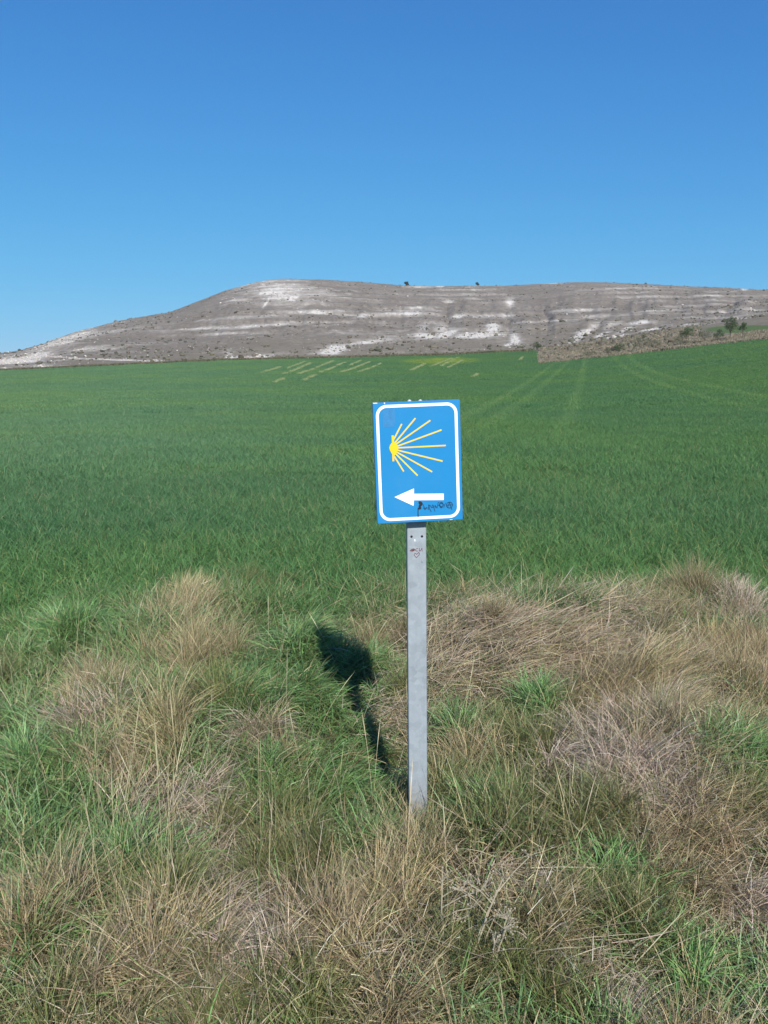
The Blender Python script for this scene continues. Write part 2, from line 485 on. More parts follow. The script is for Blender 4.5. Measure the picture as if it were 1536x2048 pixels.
# ------------------------------------------------------------------ grass blades
def blades(root, L, az, tilt, bend, w, col, tipcol=None, S=3, head=None, facing=None, ground=None, kink=None):
    """ribbon leaves; every array has one row per blade"""
    n = len(root)
    d = np.stack([np.sin(az), np.cos(az), np.zeros(n)], -1)
    P = [root]; T = []
    p_ = root.copy()
    for k in range(S):
        th = tilt + bend * ((k + .5) / S) ** 1.15
        if kink is not None and k >= (S + 1) // 2: th = th + kink
        tv = np.sin(th)[:, None] * d; tv[:, 2] += np.cos(th)
        p_ = p_ + tv * (L / S)[:, None]
        if ground is not None:
            p_[:, 2] = np.maximum(p_[:, 2], ground + .01)
        P.append(p_); T.append(tv)
    T.append(T[-1])
    fa = rng.uniform(0, 2 * np.pi, n) if facing is None else facing
    fv = np.stack([np.cos(fa), np.sin(fa), rng.uniform(-.3, .3, n)], -1)
    side = fv - (fv * T[0]).sum(-1, keepdims=True) * T[0]
    side /= np.linalg.norm(side, axis=-1, keepdims=True) + 1e-9
    V = np.zeros((n, 2 * S + 1, 3)); C = np.zeros((n, 2 * S + 1, 3))
    tip = col if tipcol is None else tipcol
    for k in range(S):
        f = k / S
        wk = w * (1 - .55 * f ** 1.5)
        if head is not None: wk = np.where(head & (k == S - 1), w * 1.7, wk)
        V[:, 2 * k] = P[k] - side * (wk / 2)[:, None]
        V[:, 2 * k + 1] = P[k] + side * (wk / 2)[:, None]
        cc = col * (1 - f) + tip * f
        C[:, 2 * k] = cc; C[:, 2 * k + 1] = cc
    V[:, 2 * S] = P[S]; C[:, 2 * S] = tip
    tri = []
    for k in range(S - 1):
        a = 2 * k
        tri += [(a, a + 1, a + 3), (a, a + 3, a + 2)]
    tri.append((2 * S - 2, 2 * S - 1, 2 * S))
    tri = np.array(tri)
    F = (np.arange(n)[:, None, None] * (2 * S + 1) + tri[None]).reshape(-1, 3)
    return V.reshape(-1, 3), F, C.reshape(-1, 3)

def pick(n, palette, spread=.24):
    pal = np.array(palette); c = pal[rng.integers(0, len(pal), n)]
    return np.clip(c * (1 + spread * rng.standard_normal((n, 1))) * (1 + .05 * rng.standard_normal((n, 3))), .006, .8)

GREEN = [(.158, .305, .092), (.180, .320, .104), (.128, .265, .086), (.176, .330, .130), (.208, .315, .102)]
OLIVE = [(.185, .215, .074), (.215, .225, .084), (.155, .195, .062), (.240, .240, .098), (.130, .185, .064)]
STRAW = [(.46, .375, .215), (.39, .310, .175), (.56, .47, .30), (.30, .230, .13), (.44, .37, .22)]
ROSE = [(.52, .425, .330), (.45, .365, .285), (.62, .52, .42), (.37, .295, .23)]

# what grows where on the verge: (photo px, py, rx, ry, kind, strength, lean azimuth deg or None)
G, O, D, Pk, M = range(5)
PATCH = [
    (50, 1500, 120, 330, G, 5.0, None), (110, 1700, 110, 140, G, 2.5, None), (610, 1370, 150, 110, G, 6.0, 135), (680, 1500, 90, 120, G, 4.0, 140), (150, 1235, 180, 60, G, 4.0, None), (540, 1500, 120, 70, G, 2.5, None), (1480, 1500, 60, 110, G, 2.5, None), (1090, 1460, 70, 110, O, 4.0, None), (1230, 1760, 90, 90, O, 3.0, None), (1330, 1380, 130, 70, Pk, 3.0, 150), (1290, 1540, 120, 80, Pk, 3.0, 160), (1480, 1200, 90, 70, Pk, 2.4, None),
    (1330, 1420, 150, 110, D, 2.6, 150), (1200, 1340, 140, 60, D, 2.4, 120), (1290, 1650, 120, 120, D, 2.0, 160), (1480, 1330, 80, 100, D, 2.2, None), (150, 1440, 70, 90, Pk, 2.2, None), (1000, 1220, 160, 45, M, 3.0, 85), (1150, 1290, 110, 60, M, 3.0, 100), (640, 1270, 110, 50, G, 3.0, 130), (560, 1370, 110, 60, G, 3.0, 140), (1450, 1640, 70, 80, D, 2.0, 160), (1200, 1500, 100, 70, Pk, 2.2, 160),
    (370, 1190, 70, 60, D, 3.2, 20), (500, 1140, 80, 40, O, 1.5, None), (170, 1370, 70, 90, D, 2.6, None), (240, 1500, 70, 50, D, 2.2, -60), (330, 1570, 110, 45, Pk, 3.0, 60), (390, 1270, 80, 50, D, 1.5, None),
    (600, 1310, 130, 90, G, 4.0, 130), (480, 1400, 120, 60, G, 2.4, 150), (700, 1440, 60, 140, G, 2.2, 130), (500, 1450, 40, 60, Pk, 4.5, 170), (560, 1560, 140, 60, O, 2.5, None), (640, 1640, 130, 80, O, 2.2, None), (720, 1600, 50, 80, G, 2.8, None),
    (50, 1480, 90, 260, G, 3.0, None), (120, 1240, 160, 60, G, 3.0, None), (60, 1150, 160, 60, G, 2, None), (80, 1640, 90, 90, G, 2.0, None), (60, 1820, 90, 70, G, 1.5, None), (260, 1680, 70, 70, G, 2.2, None), (40, 1830, 50, 70, D, 1.5, None),
    (430, 1730, 75, 105, Pk, 12.0, 175), (460, 1850, 90, 90, Pk, 4.0, 178), (300, 1860, 120, 70, D, 2.6, None), (180, 1920, 110, 70, D, 2.0, 140), (560, 1840, 160, 50, Pk, 2.4, None), (700, 1830, 130, 60, D, 2.4, None), (820, 1930, 120, 120, D, 2.0, 160), (420, 1970, 200, 60, O, 1.8, None), (760, 1700, 80, 40, D, 1.6, None),
    (760, 1380, 60, 60, M, 4.5, 90), (790, 1430, 40, 50, M, 4, 100), (740, 1250, 90, 50, D, 1.8, None), (685, 1310, 75, 60, G, 4.0, None), (840, 1640, 60, 30, D, 2.6, None),
    (960, 1240, 110, 40, M, 3.6, 80), (1010, 1270, 150, 60, M, 5.0, 75), (1180, 1200, 130, 40, M, 3.2, 95), (900, 1310, 60, 40, M, 3.0, 70), (1100, 1300, 130, 50, M, 2.6, 110), (1080, 1160, 160, 30, O, 1.8, None), (930, 1170, 90, 30, O, 1.6, None),
    (1390, 1190, 100, 70, D, 3.0, None), (1500, 1250, 80, 80, D, 2.4, None), (1280, 1350, 120, 80, D, 2.2, 130), (1230, 1450, 110, 80, Pk, 2.6, None), (1330, 1480, 90, 110, D, 2.4, None), (1430, 1400, 90, 90, O, 2.2, None), (1480, 1480, 60, 90, G, 2.0, None), (1260, 1560, 90, 70, Pk, 2.6, None), (1400, 1590, 80, 90, D, 2.0, 150),
    (920, 1450, 70, 90, D, 1.8, None), (890, 1520, 60, 80, O, 2.4, None), (1000, 1400, 80, 60, O, 2.0, None), (1010, 1590, 110, 70, O, 3.2, None), (960, 1560, 60, 60, G, 1.8, None), (1080, 1440, 60, 110, O, 2.8, None), (1150, 1620, 80, 60, O, 2.2, None),
    (1030, 1700, 70, 40, M, 4.0, 110), (1080, 1760, 60, 50, D, 3.2, 130), (1240, 1700, 80, 70, G, 2.6, None), (1260, 1790, 80, 60, O, 2.0, None), (1360, 1700, 70, 90, D, 2.2, 140), (1490, 1720, 50, 110, Pk, 3.5, 175), (1510, 1580, 40, 50, O, 2, None),
    (960, 1850, 90, 80, O, 2.6, None), (1190, 1890, 110, 40, M, 4.4, 95), (1250, 1940, 140, 30, Pk, 3.6, 95), (1090, 1900, 80, 40, O, 1.5, None), (1400, 1880, 150, 60, G, 3.6, None), (1020, 1990, 150, 50, G, 3.6, None), (1250, 2010, 120, 40, G, 2.4, None), (1440, 2020, 90, 50, D, 2.6, None), (620, 1960, 120, 70, O, 1.8, None), (90, 2000, 120, 60, O, 1.6, None)]

def verge_grass():
    # tussocks: jittered cells, blades gathered round their centres
    cell = .15
    gx, gy = np.meshgrid(np.arange(-5.2, 5.2, cell), np.arange(1.2, 8.6, cell))
    cx = (gx + rng.uniform(-.5, .5, gx.shape) * cell * 1.3).ravel(); cy = (gy + rng.uniform(-.5, .5, gy.shape) * cell * 1.3).ravel()
    keep = (np.abs(np.arctan2(cx, cy)) < .52)
    cx, cy = cx[keep], cy[keep]
    # fewer blades farther off
    dist = np.hypot(cx, cy)
    per = rng.poisson(np.interp(dist, [1.5, 3.5, 7], [88, 78, 62]))
    idx = np.repeat(np.arange(len(cx)), per)
    n = len(idx)
    x = cx[idx] + rng.normal(0, cell * .42, n); y = cy[idx] + rng.normal(0, cell * .42, n)
    d = np.hypot(x, y)
    ed = verge_edge(np.arctan2(x, y)) + .45
    # the post and the camera's own feet stay clear
    ok = ~((np.abs(x - .145) < .05) & (np.abs(y - 3.62) < .045)) & (d > 1.35) & (d < ed + np.abs(rng.normal(0, .55, n)) - .2)
    x, y, idx = x[ok], y[ok], idx[ok]; n = len(x)
    g = hxy(x, y)
    px, py = to_px(x, y, g + .16)
    W = np.zeros((n, 5))
    nz = fbm(x * 1.3 + 40, y * 1.3, 201, 3); nz2 = fbm(x * 2.1, y * 2.1 + 7, 211, 3)
    W[:, G] = .5 + 2.0 * sstep(.5, .75, nz); W[:, O] = 1.0; W[:, D] = .55 + 1.5 * sstep(.52, .75, nz2); W[:, Pk] = .16 + .5 * sstep(.55, .75, nz2); W[:, M] = .10
    W[:, G] += 2.0 * sstep(6.6, 7.6, np.hypot(x, y))
    lean = np.zeros((n, 2))
    warpx = 26 * (fbm(x * 3, y * 3, 221, 3) - .5) * 2; warpy = 26 * (fbm(x * 3, y * 3 + 30, 231, 3) - .5) * 2
    for ax, ay, rx, ry, kd, s, la in PATCH:
        gk = np.exp(-(((px + warpx - ax) / rx) ** 2 + ((py + warpy - ay) / ry) ** 2))
        W[:, kd] += 3.6 * s * gk
        if la is not None:
            lean += gk[:, None] * np.array([math.sin(R(la)), math.cos(R(la))]) * 1.5
    cw = np.cumsum(W / W.sum(1, keepdims=True), 1)
    kind = (rng.uniform(size=(n, 1)) > cw).sum(1)
    # outward from the tussock centre, plus the lie of the patch, plus chance
    ox, oy = x - cx[idx], y - cy[idx]
    dirx = ox / (cell * .5) * .7 + lean[:, 0] + .6 * (fbm(x * 1.5, y * 1.5, 241, 2) - .5) * 2 + rng.normal(0, .8, n)
    diry = oy / (cell * .5) * .7 + lean[:, 1] + .6 * (fbm(x * 1.5, y * 1.5 + 9, 251, 2) - .5) * 2 + rng.normal(0, .8, n)
    az = np.arctan2(dirx, diry)
    strong = np.clip(np.hypot(lean[:, 0], lean[:, 1]), 0, 1)
    out = {}
    lsc = (.35 + 1.0 * fbm(x * 2.3, y * 2.3, 261, 3)) * np.interp(np.hypot(x, y), [1.5, 2.6], [.72, 1])
    # the hollow where the shadow of the sign falls is short
    hx, hy = pix_ground(705, 1340, .05)
    lsc = lsc * (1 - .25 * np.exp(-(((x - hx) / .33) ** 2 + ((y - hy) / .55) ** 2)))
    u = lambda a, b, k: rng.uniform(a, b, k)
    spec = {G: ('green_grass', GREEN, (.16, .36), (.0036, .0075), (.05, .6), (.4, 2.0)),
            O: ('olive_grass', OLIVE, (.16, .36), (.0024, .0046), (.03, .55), (.1, 1.1)),
            D: ('straw_grass', STRAW, (.15, .36), (.0020, .0038), (.08, .95), (-.2, .7)),
            Pk: ('withered_grass', ROSE, (.15, .34), (.0020, .0038), (.15, .95), (.2, 1.4)),
            M: ('matted_grass', STRAW + ROSE, (.16, .40), (.0021, .0042), (.85, 1.5), (-.2, .5))}
    for kd, (name, pal, lr, wr, tr, br) in spec.items():
        s = np.where(kind == kd)[0]; k = len(s)
        root = np.stack([x[s], y[s], g[s] - .015], -1)
        if kd == M: root[:, 2] += u(0, .17, k)
        c0 = pick(k, pal); 
        if kd in (G, O):
            dry = rng.uniform(size=k) < .06
            c0[dry] = pick(int(dry.sum()), STRAW)
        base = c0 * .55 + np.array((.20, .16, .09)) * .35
        tilt = u(*tr, k) + .35 * strong[s] * rng.uniform(0, 1, k)
        bend = u(*br, k) * (1 + .3 * strong[s])
        az_k = az[s] + rng.normal(0, .75 if kd == M else .25, k)
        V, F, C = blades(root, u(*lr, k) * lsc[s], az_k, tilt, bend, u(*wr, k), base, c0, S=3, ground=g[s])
        out[kd] = (name, V, F, C)
    return out

def tussocks():
    """domed clumps: dense, leaning outwards from their crowns, each with its own tone"""
    T = []
    for ax, ay, rx, ry, kd, st_, la in PATCH:
        if kd == G and ay < 1200: continue
        x, y = pix_ground(ax, ay, .22)
        sc_ = math.hypot(x, y) / FPX
        rad = float(np.clip(.55 * min(rx, 1.6 * ry) * sc_, .10, .30))
        T.append((x, y, rad, kd, la, 1.0))
        for _ in range(4):
            a = rng.uniform(0, 6.28); q = rng.uniform(.5, 1.2)
            T.append((x + math.cos(a) * q * rx * sc_, y + math.sin(a) * q * rx * sc_, rad * rng.uniform(.4, .75), kd if rng.uniform() < .93 else int(rng.choice([O, D])), la, rng.uniform(.7, 1.0)))
    for _ in range(25):
        a = rng.uniform(-.48, .48); r_ = rng.uniform(2.2, 6.4)
        T.append((r_ * math.sin(a), r_ * math.cos(a), rng.uniform(.09, .2), int(rng.choice([G, O, D, O, D])), None, rng.uniform(.6, 1.0)))
    par = {G: (GREEN, .33, (.0030, .0064), 1.7), O: (OLIVE, .34, (.0021, .0038), 1.0), D: (STRAW, .39, (.0017, .0033), .9), Pk: (ROSE, .35, (.0017, .0032), 1.5), M: (STRAW + ROSE, .33, (.0018, .0036), .5)}
    acc = {k_: [] for k_ in par}
    hx, hy = pix_ground(690, 1325, .05)
    for x, y, rad, kd, la, amt in T:
        if math.hypot(x - .145, y - 3.6) < .16 or math.hypot((x - hx) / .8, y - hy) < .22: continue
        pal, hL, wr, bd = par[kd]
        d = math.hypot(x, y)
        k = int(min(1900, 6600 * rad * rad * 3.14 * amt * np.interp(d, [2, 4, 7.5], [1.15, 1.0, .75])) + 60)
        rho = np.sqrt(rng.uniform(0, 1, k)); a = rng.uniform(0, 6.28, k)
        el_, ea_ = rng.uniform(.55, 1.0), rng.uniform(0, 3.14)
        qx, qy = rho * np.cos(a) * rad * .9, rho * np.sin(a) * rad * .9 * el_
        bx = x + qx * math.cos(ea_) - qy * math.sin(ea_); by = y + qx * math.sin(ea_) + qy * math.cos(ea_)
        wob_ = .35 * rad * (fbm(bx * 14, by * 14, 271, 2) - .5); bx = bx + wob_; by = by - wob_
        g_ = hxy(bx, by)
        dome = rad * .46 * (1 - rho ** 2) * (.5 if kd == M else 1)
        ox, oy = np.cos(a) * rho, np.sin(a) * rho
        jit = rng.normal(0, .7, (k, 2)) + rng.normal(0, .25, 2)
        if la is not None: ox = ox + .9 * math.sin(R(la)); oy = oy + .9 * math.cos(R(la))
        az_ = np.arctan2(ox + jit[:, 0], oy + jit[:, 1])
        tilt = .08 + .65 * rho + rng.normal(0, .22, k) + (.2 if la is not None else 0)
        if kd == M: tilt = tilt + .55
        bend = rng.uniform(.15, 1.0, k) * bd
        L = hL * rng.uniform(.55, 1.15, k) * np.interp(rad, [.1, .3], [.75, 1.15]) * np.interp(d, [1.7, 2.8], [.75, 1])
        tone = (rng.uniform(.65, 1.2) if kd in (O, D) else rng.uniform(.9, 1.25)) * np.array([1 + rng.normal(0, .025), 1, 1 + rng.normal(0, .04)])
        c = pick(k, pal, .26) * tone
        mixd = rng.uniform(size=k) < (.10 if kd in (G, O) else .12)
        c[mixd] = pick(int(mixd.sum()), STRAW if kd in (G, O) else OLIVE, .2)
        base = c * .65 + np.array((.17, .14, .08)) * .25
        root = np.stack([bx, by, g_ - .02 + dome], -1)
        acc[kd].append((root, L, az_, tilt, bend, rng.uniform(*wr, k), base, c, g_))
    res = {}
    for kd, lst in acc.items():
        cat_ = [np.concatenate([l[i] for l in lst]) for i in range(9)]
        nk = len(cat_[1]); kk = np.where(rng.uniform(size=nk) < (.16 if kd in (D, Pk, O) else .07), rng.uniform(.6, 1.7, nk), 0)
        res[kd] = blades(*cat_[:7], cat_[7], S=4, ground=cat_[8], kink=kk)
    return res

VERGE_LABEL = {G: 'lush green long grass growing across the verge', O: 'thin olive green grass stems mixed through the verge', D: 'upright straw coloured dry grass stems on the verge',
               Pk: 'pinkish grey withered grass drooping in patches on the verge', M: 'flattened mats of dead pale grass lying on the verge'}
m_blade = blade_mat('grass_blade', .30, .45, spec=.5)
m_dry = blade_mat('dry_grass_blade', .15, .75, spec=.2)
TUFT = tussocks()
for kd, (name, V, F, C) in verge_grass().items():
    V2, F2, C2 = TUFT[kd]
    F = np.vstack([F, F2 + len(V)]); V = np.vstack([V, V2]); C = np.vstack([C, C2])
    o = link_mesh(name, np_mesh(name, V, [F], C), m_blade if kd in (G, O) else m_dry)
    tag(o, VERGE_LABEL[kd], 'grass', kind='stuff')

# tall flowering stalks standing out of the sward
def stalks():
    n = 420
    az = rng.uniform(-.5, .5, n); r = 1.7 + 4.6 * rng.uniform(0, 1, n) ** .8
    x = r * np.sin(az); y = r * np.cos(az)
    px_, py_ = to_px(x, y, np.full(n, .2))
    near = (np.abs(px_ - 300) < 190) & (py_ > 1500)
    keep = (near | (rng.uniform(size=n) < .62)) & ~((np.abs(x - .145) < .09) & (np.abs(y - 3.6) < .25))
    x, y = x[keep], y[keep]
    ex = [pix_ground(rng.uniform(190, 430), rng.uniform(1640, 1900), .1) for _ in range(46)]      # a loose stand of taller stalks
    x = np.concatenate([x, [e[0] for e in ex]]); y = np.concatenate([y, [e[1] for e in ex]]); n = len(x)
    g = hxy(x, y)
    L = np.where(np.arange(n) >= n - 46, rng.uniform(.5, .8, n), rng.uniform(.38, .66, n)) * np.interp(np.hypot(x, y), [1.7, 2.8], [.7, 1])
    V, F, C = blades(np.stack([x, y, g], -1), L, rng.uniform(0, 6.28, n), rng.uniform(.02, .4, n), rng.uniform(-.1, .5, n), rng.uniform(.0016, .0026, n),
                     pick(n, [(.40, .36, .20), (.33, .31, .15)]), pick(n, [(.48, .42, .29), (.42, .36, .23)]), S=6, head=rng.uniform(size=n) < .6)
    return V, F, C
V, F, C = stalks()
tag(link_mesh('grass_stalks', np_mesh('grass_stalks', V, [F], C), m_dry), 'tall pale grass stalks with narrow seed heads above the sward', 'grass', kind='stuff')

# broken stems and thatch caught in the sward
def litter():
    n = 42000
    az = rng.uniform(-.5, .5, n); r = 1.6 + 5.6 * rng.uniform(0, 1, n) ** .75
    x = r * np.sin(az); y = r * np.cos(az)
    px_, py_ = to_px(x, y, hxy(x, y) + .16)
    dryw = np.zeros(n); grw = np.zeros(n)
    for ax, ay, rx, ry, kd, st_, la in PATCH:
        gk = st_ * np.exp(-(((px_ - ax) / rx) ** 2 + ((py_ - ay) / ry) ** 2))
        if kd in (D, Pk, M): dryw += gk
        elif kd == G: grw += gk
    keep = (fbm(x * 2.0, y * 2.0, 281, 3) > .40) & (rng.uniform(size=n) < np.clip(.12 + .45 * dryw - .3 * grw, .03, 1))
    keep &= ~((np.abs(x - .145) < .07) & (np.abs(y - 3.6) < .06))
    x, y = x[keep], y[keep]; n = len(x)
    z = hxy(x, y) + rng.uniform(.01, 1, n) ** 1.6 * .22
    c = pick(n, STRAW + ROSE, .3) * .85
    return blades(np.stack([x, y, z], -1), rng.uniform(.02, .11, n), rng.uniform(0, 6.28, n), rng.uniform(.2, 2.0, n), rng.uniform(-.6, .9, n), rng.uniform(.0012, .0028, n), c, c, S=3)
V, F, C = litter()
tag(link_mesh('straw_litter', np_mesh('straw_litter', V, [F], C), m_dry), 'short broken straw pieces caught among the verge grasses', 'straw', kind='stuff')

# ------------------------------------------------------------------ wheat
WHEAT = [(.098, .216, .073), (.112, .234, .078), (.084, .194, .072), (.130, .252, .092)]
m_wheat = blade_mat('wheat_leaf', .25, .55, tint=True, spec=.22)
def wheat_patch(name, size, n, w, hgt, pale):
    x = rng.uniform(-size / 2, size / 2, n) * 1.12; y = rng.uniform(-size / 2, size / 2, n) * 1.12
    c = pick(n, WHEAT, .14)
    pl = rng.uniform(size=n) < pale
    c[pl] = pick(int(pl.sum()), [(.30, .30, .13), (.24, .27, .10)])
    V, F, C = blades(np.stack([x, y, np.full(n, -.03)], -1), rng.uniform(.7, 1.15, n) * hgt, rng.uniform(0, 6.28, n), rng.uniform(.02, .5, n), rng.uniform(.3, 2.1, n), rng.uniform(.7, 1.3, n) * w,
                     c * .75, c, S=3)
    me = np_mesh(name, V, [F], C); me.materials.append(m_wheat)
    return me

def scatter_instances(name, meshes, P, N, yaw, scl, label, cat):
    """points carry rotation and scale; geometry nodes puts one of the source meshes on each"""
    me = bpy.data.meshes.new(name)
    me.vertices.add(len(P)); me.vertices.foreach_set('co', P.astype(np.float32).ravel())
    rot = np.zeros((len(P), 3), np.float32)
    rot[:, 0] = -np.arcsin(np.clip(N[:, 1], -1, 1)); rot[:, 1] = np.arcsin(np.clip(N[:, 0], -1, 1)); 
    a = me.attributes.new('rot', 'FLOAT_VECTOR', 'POINT'); a.data.foreach_set('vector', rot.ravel())
    b = me.attributes.new('yaw', 'FLOAT', 'POINT'); b.data.foreach_set('value', yaw.astype(np.float32))
    b = me.attributes.new('scl', 'FLOAT', 'POINT'); b.data.foreach_set('value', scl.astype(np.float32))
    b = me.attributes.new('which', 'INT', 'POINT'); b.data.foreach_set('value', rng.integers(0, len(meshes), len(P)).astype(np.int32))
    me.update()
    o = link_mesh(name, me)
    tag(o, label, cat, kind='stuff')
    srcs = []
    ng = bpy.data.node_groups.new(name, 'GeometryNodeTree')
    ng.interface.new_socket('Geometry', in_out='INPUT', socket_type='NodeSocketGeometry')
    ng.interface.new_socket('Geometry', in_out='OUTPUT', socket_type='NodeSocketGeometry')
    gi = ng.nodes.new('NodeGroupInput'); go = ng.nodes.new('NodeGroupOutput')
    join = ng.nodes.new('GeometryNodeJoinGeometry')
    def named(nm, ty):
        nd = ng.nodes.new('GeometryNodeInputNamedAttribute'); nd.data_type = ty; nd.inputs['Name'].default_value = nm
        return nd.outputs['Attribute']
    which = named('which', 'INT')
    for i, m in enumerate(meshes):
        # a source mesh lives only as an unlinked object that the node reads
        so = bpy.data.objects.new(name + '_source', m)
        oi = ng.nodes.new('GeometryNodeObjectInfo'); oi.inputs['Object'].default_value = so; oi.inputs['As Instance'].default_value = True
        cmp_ = ng.nodes.new('FunctionNodeCompare'); cmp_.data_type = 'INT'; cmp_.operation = 'EQUAL'
        ia = [s for s in cmp_.inputs if s.type == 'INT']
        ng.links.new(which, ia[0]); ia[1].default_value = i
        ip = ng.nodes.new('GeometryNodeInstanceOnPoints')
        ng.links.new(gi.outputs[0], ip.inputs['Points'])
        ng.links.new(cmp_.outputs['Result'], ip.inputs['Selection'])
        ng.links.new(oi.outputs['Geometry'], ip.inputs['Instance'])
        e2r = ng.nodes.new('FunctionNodeEulerToRotation')
        ng.links.new(named('rot', 'FLOAT_VECTOR'), e2r.inputs[0])
        ng.links.new(e2r.outputs[0], ip.inputs['Rotation'])
        ng.links.new(named('scl', 'FLOAT'), ip.inputs['Scale'])
        ri = ng.nodes.new('GeometryNodeRotateInstances')
        cx = ng.nodes.new('ShaderNodeCombineXYZ'); ng.links.new(named('yaw', 'FLOAT'), cx.inputs[2])
        e2 = ng.nodes.new('FunctionNodeEulerToRotation'); ng.links.new(cx.outputs[0], e2.inputs[0])
        ng.links.new(ip.outputs[0], ri.inputs['Instances']); ng.links.new(e2.outputs[0], ri.inputs['Rotation'])
        ng.links.new(ri.outputs[0], join.inputs[0])
    ng.links.new(join.outputs[0], go.inputs[0])
    md = o.modifiers.new('scatter', 'NODES'); md.node_group = ng
    return o

def wheat_points(r0, r1, cell, jit):
    g = np.arange(-r1, r1 + cell, cell)
    gx, gy = np.meshgrid(g * 1.0, np.arange(0, r1 * 1.1 + cell, cell))
    x = (gx + rng.uniform(-jit, jit, gx.shape) * cell).ravel(); y = (gy + rng.uniform(-jit, jit, gy.shape) * cell).ravel()
    r = np.hypot(x, y); az = np.arctan2(x, y)
    dith = .16 * (_hash(np.floor(x * .7), np.floor(y * .7), 3) - .5) + 1
    lo = np.maximum(r0, verge_edge(az) + .15) if r0 < 8 else r0 * dith
    r1 = r1 * dith if r1 < 300 else r1
    ok = (r > lo - (np.abs(rng.normal(0, .35, r.shape)) if r0 < 8 else 0)) & (r < r1) & (np.abs(az) < .53) & (r < field_edge(az) - cell * .55)
    x, y, r = x[ok], y[ok], r[ok]
    P = np.stack([x, y, hxy(x, y)], -1)
    e = max(.5, cell * .4)
    nx = -(hxy(x + e, y) - hxy(x - e, y)) / (2 * e); ny = -(hxy(x, y + e) - hxy(x, y - e)) / (2 * e)
    N = np.stack([nx, ny, np.ones_like(nx)], -1); N /= np.linalg.norm(N, axis=1, keepdims=True)
    return P, N

def wheat_lod(name, r0, r1, cell, n, w, hgt, variants, label, pale=.04):
    ms = [wheat_patch(name + '_patch', cell, n, w, hgt, pale) for _ in range(variants)]
    P, N = wheat_points(r0, r1, cell, .12)
    sc = .92 + .3 * (fbm(P[:, 0] / 7, P[:, 1] / 7, 301, 3) - .5)
    return scatter_instances(name, ms, P, N, rng.integers(0, 4, len(P)) * math.pi / 2, sc, label, 'wheat')
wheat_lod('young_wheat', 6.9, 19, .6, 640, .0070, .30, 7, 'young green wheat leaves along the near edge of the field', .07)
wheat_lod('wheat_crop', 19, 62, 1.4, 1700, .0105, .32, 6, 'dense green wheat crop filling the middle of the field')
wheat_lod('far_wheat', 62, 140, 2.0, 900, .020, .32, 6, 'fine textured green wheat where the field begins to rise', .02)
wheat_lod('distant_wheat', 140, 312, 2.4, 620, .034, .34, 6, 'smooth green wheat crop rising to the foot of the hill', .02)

# pale stunted rows where the drill missed, on the far rise
def stunted():
    X = []; 
    for x0, y0, x1, y1, w in _seg:
        L = math.hypot(x1 - x0, y1 - y0); k = int(L * 48)
        tt = rng.uniform(0, 1, k)
        gap = fbm(tt * L / 3.5, tt * 0 + x0, 505, 3) > .40
        tt = tt[gap]; k = len(tt)
        nx, ny = -(y1 - y0) / L, (x1 - x0) / L
        off = rng.normal(0, .17 * w, k)
        X.append(np.stack([x0 + (x1 - x0) * tt + nx * off, y0 + (y1 - y0) * tt + ny * off], -1))
    X = np.vstack(X); n = len(X)
    root = np.stack([X[:, 0], X[:, 1], hxy(X[:, 0], X[:, 1])], -1)
    c = pick(n, [(.25, .30, .13), (.20, .27, .11), (.33, .35, .19)])
    return blades(root, rng.uniform(.38, .54, n), rng.uniform(0, 6.28, n), rng.uniform(0, .4, n), rng.uniform(0, .8, n), rng.uniform(.02, .05, n), c, c, S=2)
V, F, C = stunted()
tag(link_mesh('stunted_wheat', np_mesh('stunted_wheat', V, [F], C), m_dry), 'pale stunted streaks of wheat on the far rise below the hill', 'wheat', kind='stuff')

# ------------------------------------------------------------------ signpost
m_blue, nt, p = new_mat('sign_blue_paint'); t = NT(nt)
tc = t.n('ShaderNodeTexCoord')
f = t.noise(tc.outputs['Object'], 7, 5, .6); f2 = t.noise(tc.outputs['Object'], 120, 3, .6)
c = t.mix(f, (.0070, .190, .445), (.0100, .212, .485))
dust = t.noise(tc.outputs['Object'], 2.6, 6, .7)
c = t.mix(t.math('MULTIPLY', t.ramp(dust, .45, .8), .22), c, (.10, .27, .46))
c = t.mix(t.math('MULTIPLY', t.ramp(f2, .62, .75), .25), c, (.12, .27, .45))
t.l(c, p.inputs['Base Color']); p.inputs['Roughness'].default_value = .38
m_edge = flat_mat('sign_rim_blue', (.045, .15, .42), .4, 0, .12, 25)
m_white = flat_mat('sign_white_film', (.86, .86, .85), .4, 0, .03, 12)
m_yellow = flat_mat('sign_yellow_film', (.76, .52, .012), .4, 0, .05, 14)
m_yellow2 = flat_mat('sign_faded_yellow_film', (.74, .53, .055), .4, 0, .12, 22)
m_ink = flat_mat('black_marker', (.006, .012, .022), .5, 0, .3, 60)
m_ink2 = flat_mat('thin_marker', (.006, .045, .12), .5, 0, .3, 60)
m_red = flat_mat('red_marker', (.14, .045, .055), .6, 0, .35, 60)
m_residue = flat_mat('sticker_residue', (.018, .180, .405), .6, 0, .28, 60)
m_chip = flat_mat('bare_chip', (.75, .76, .78), .4, .3, .1, 40)
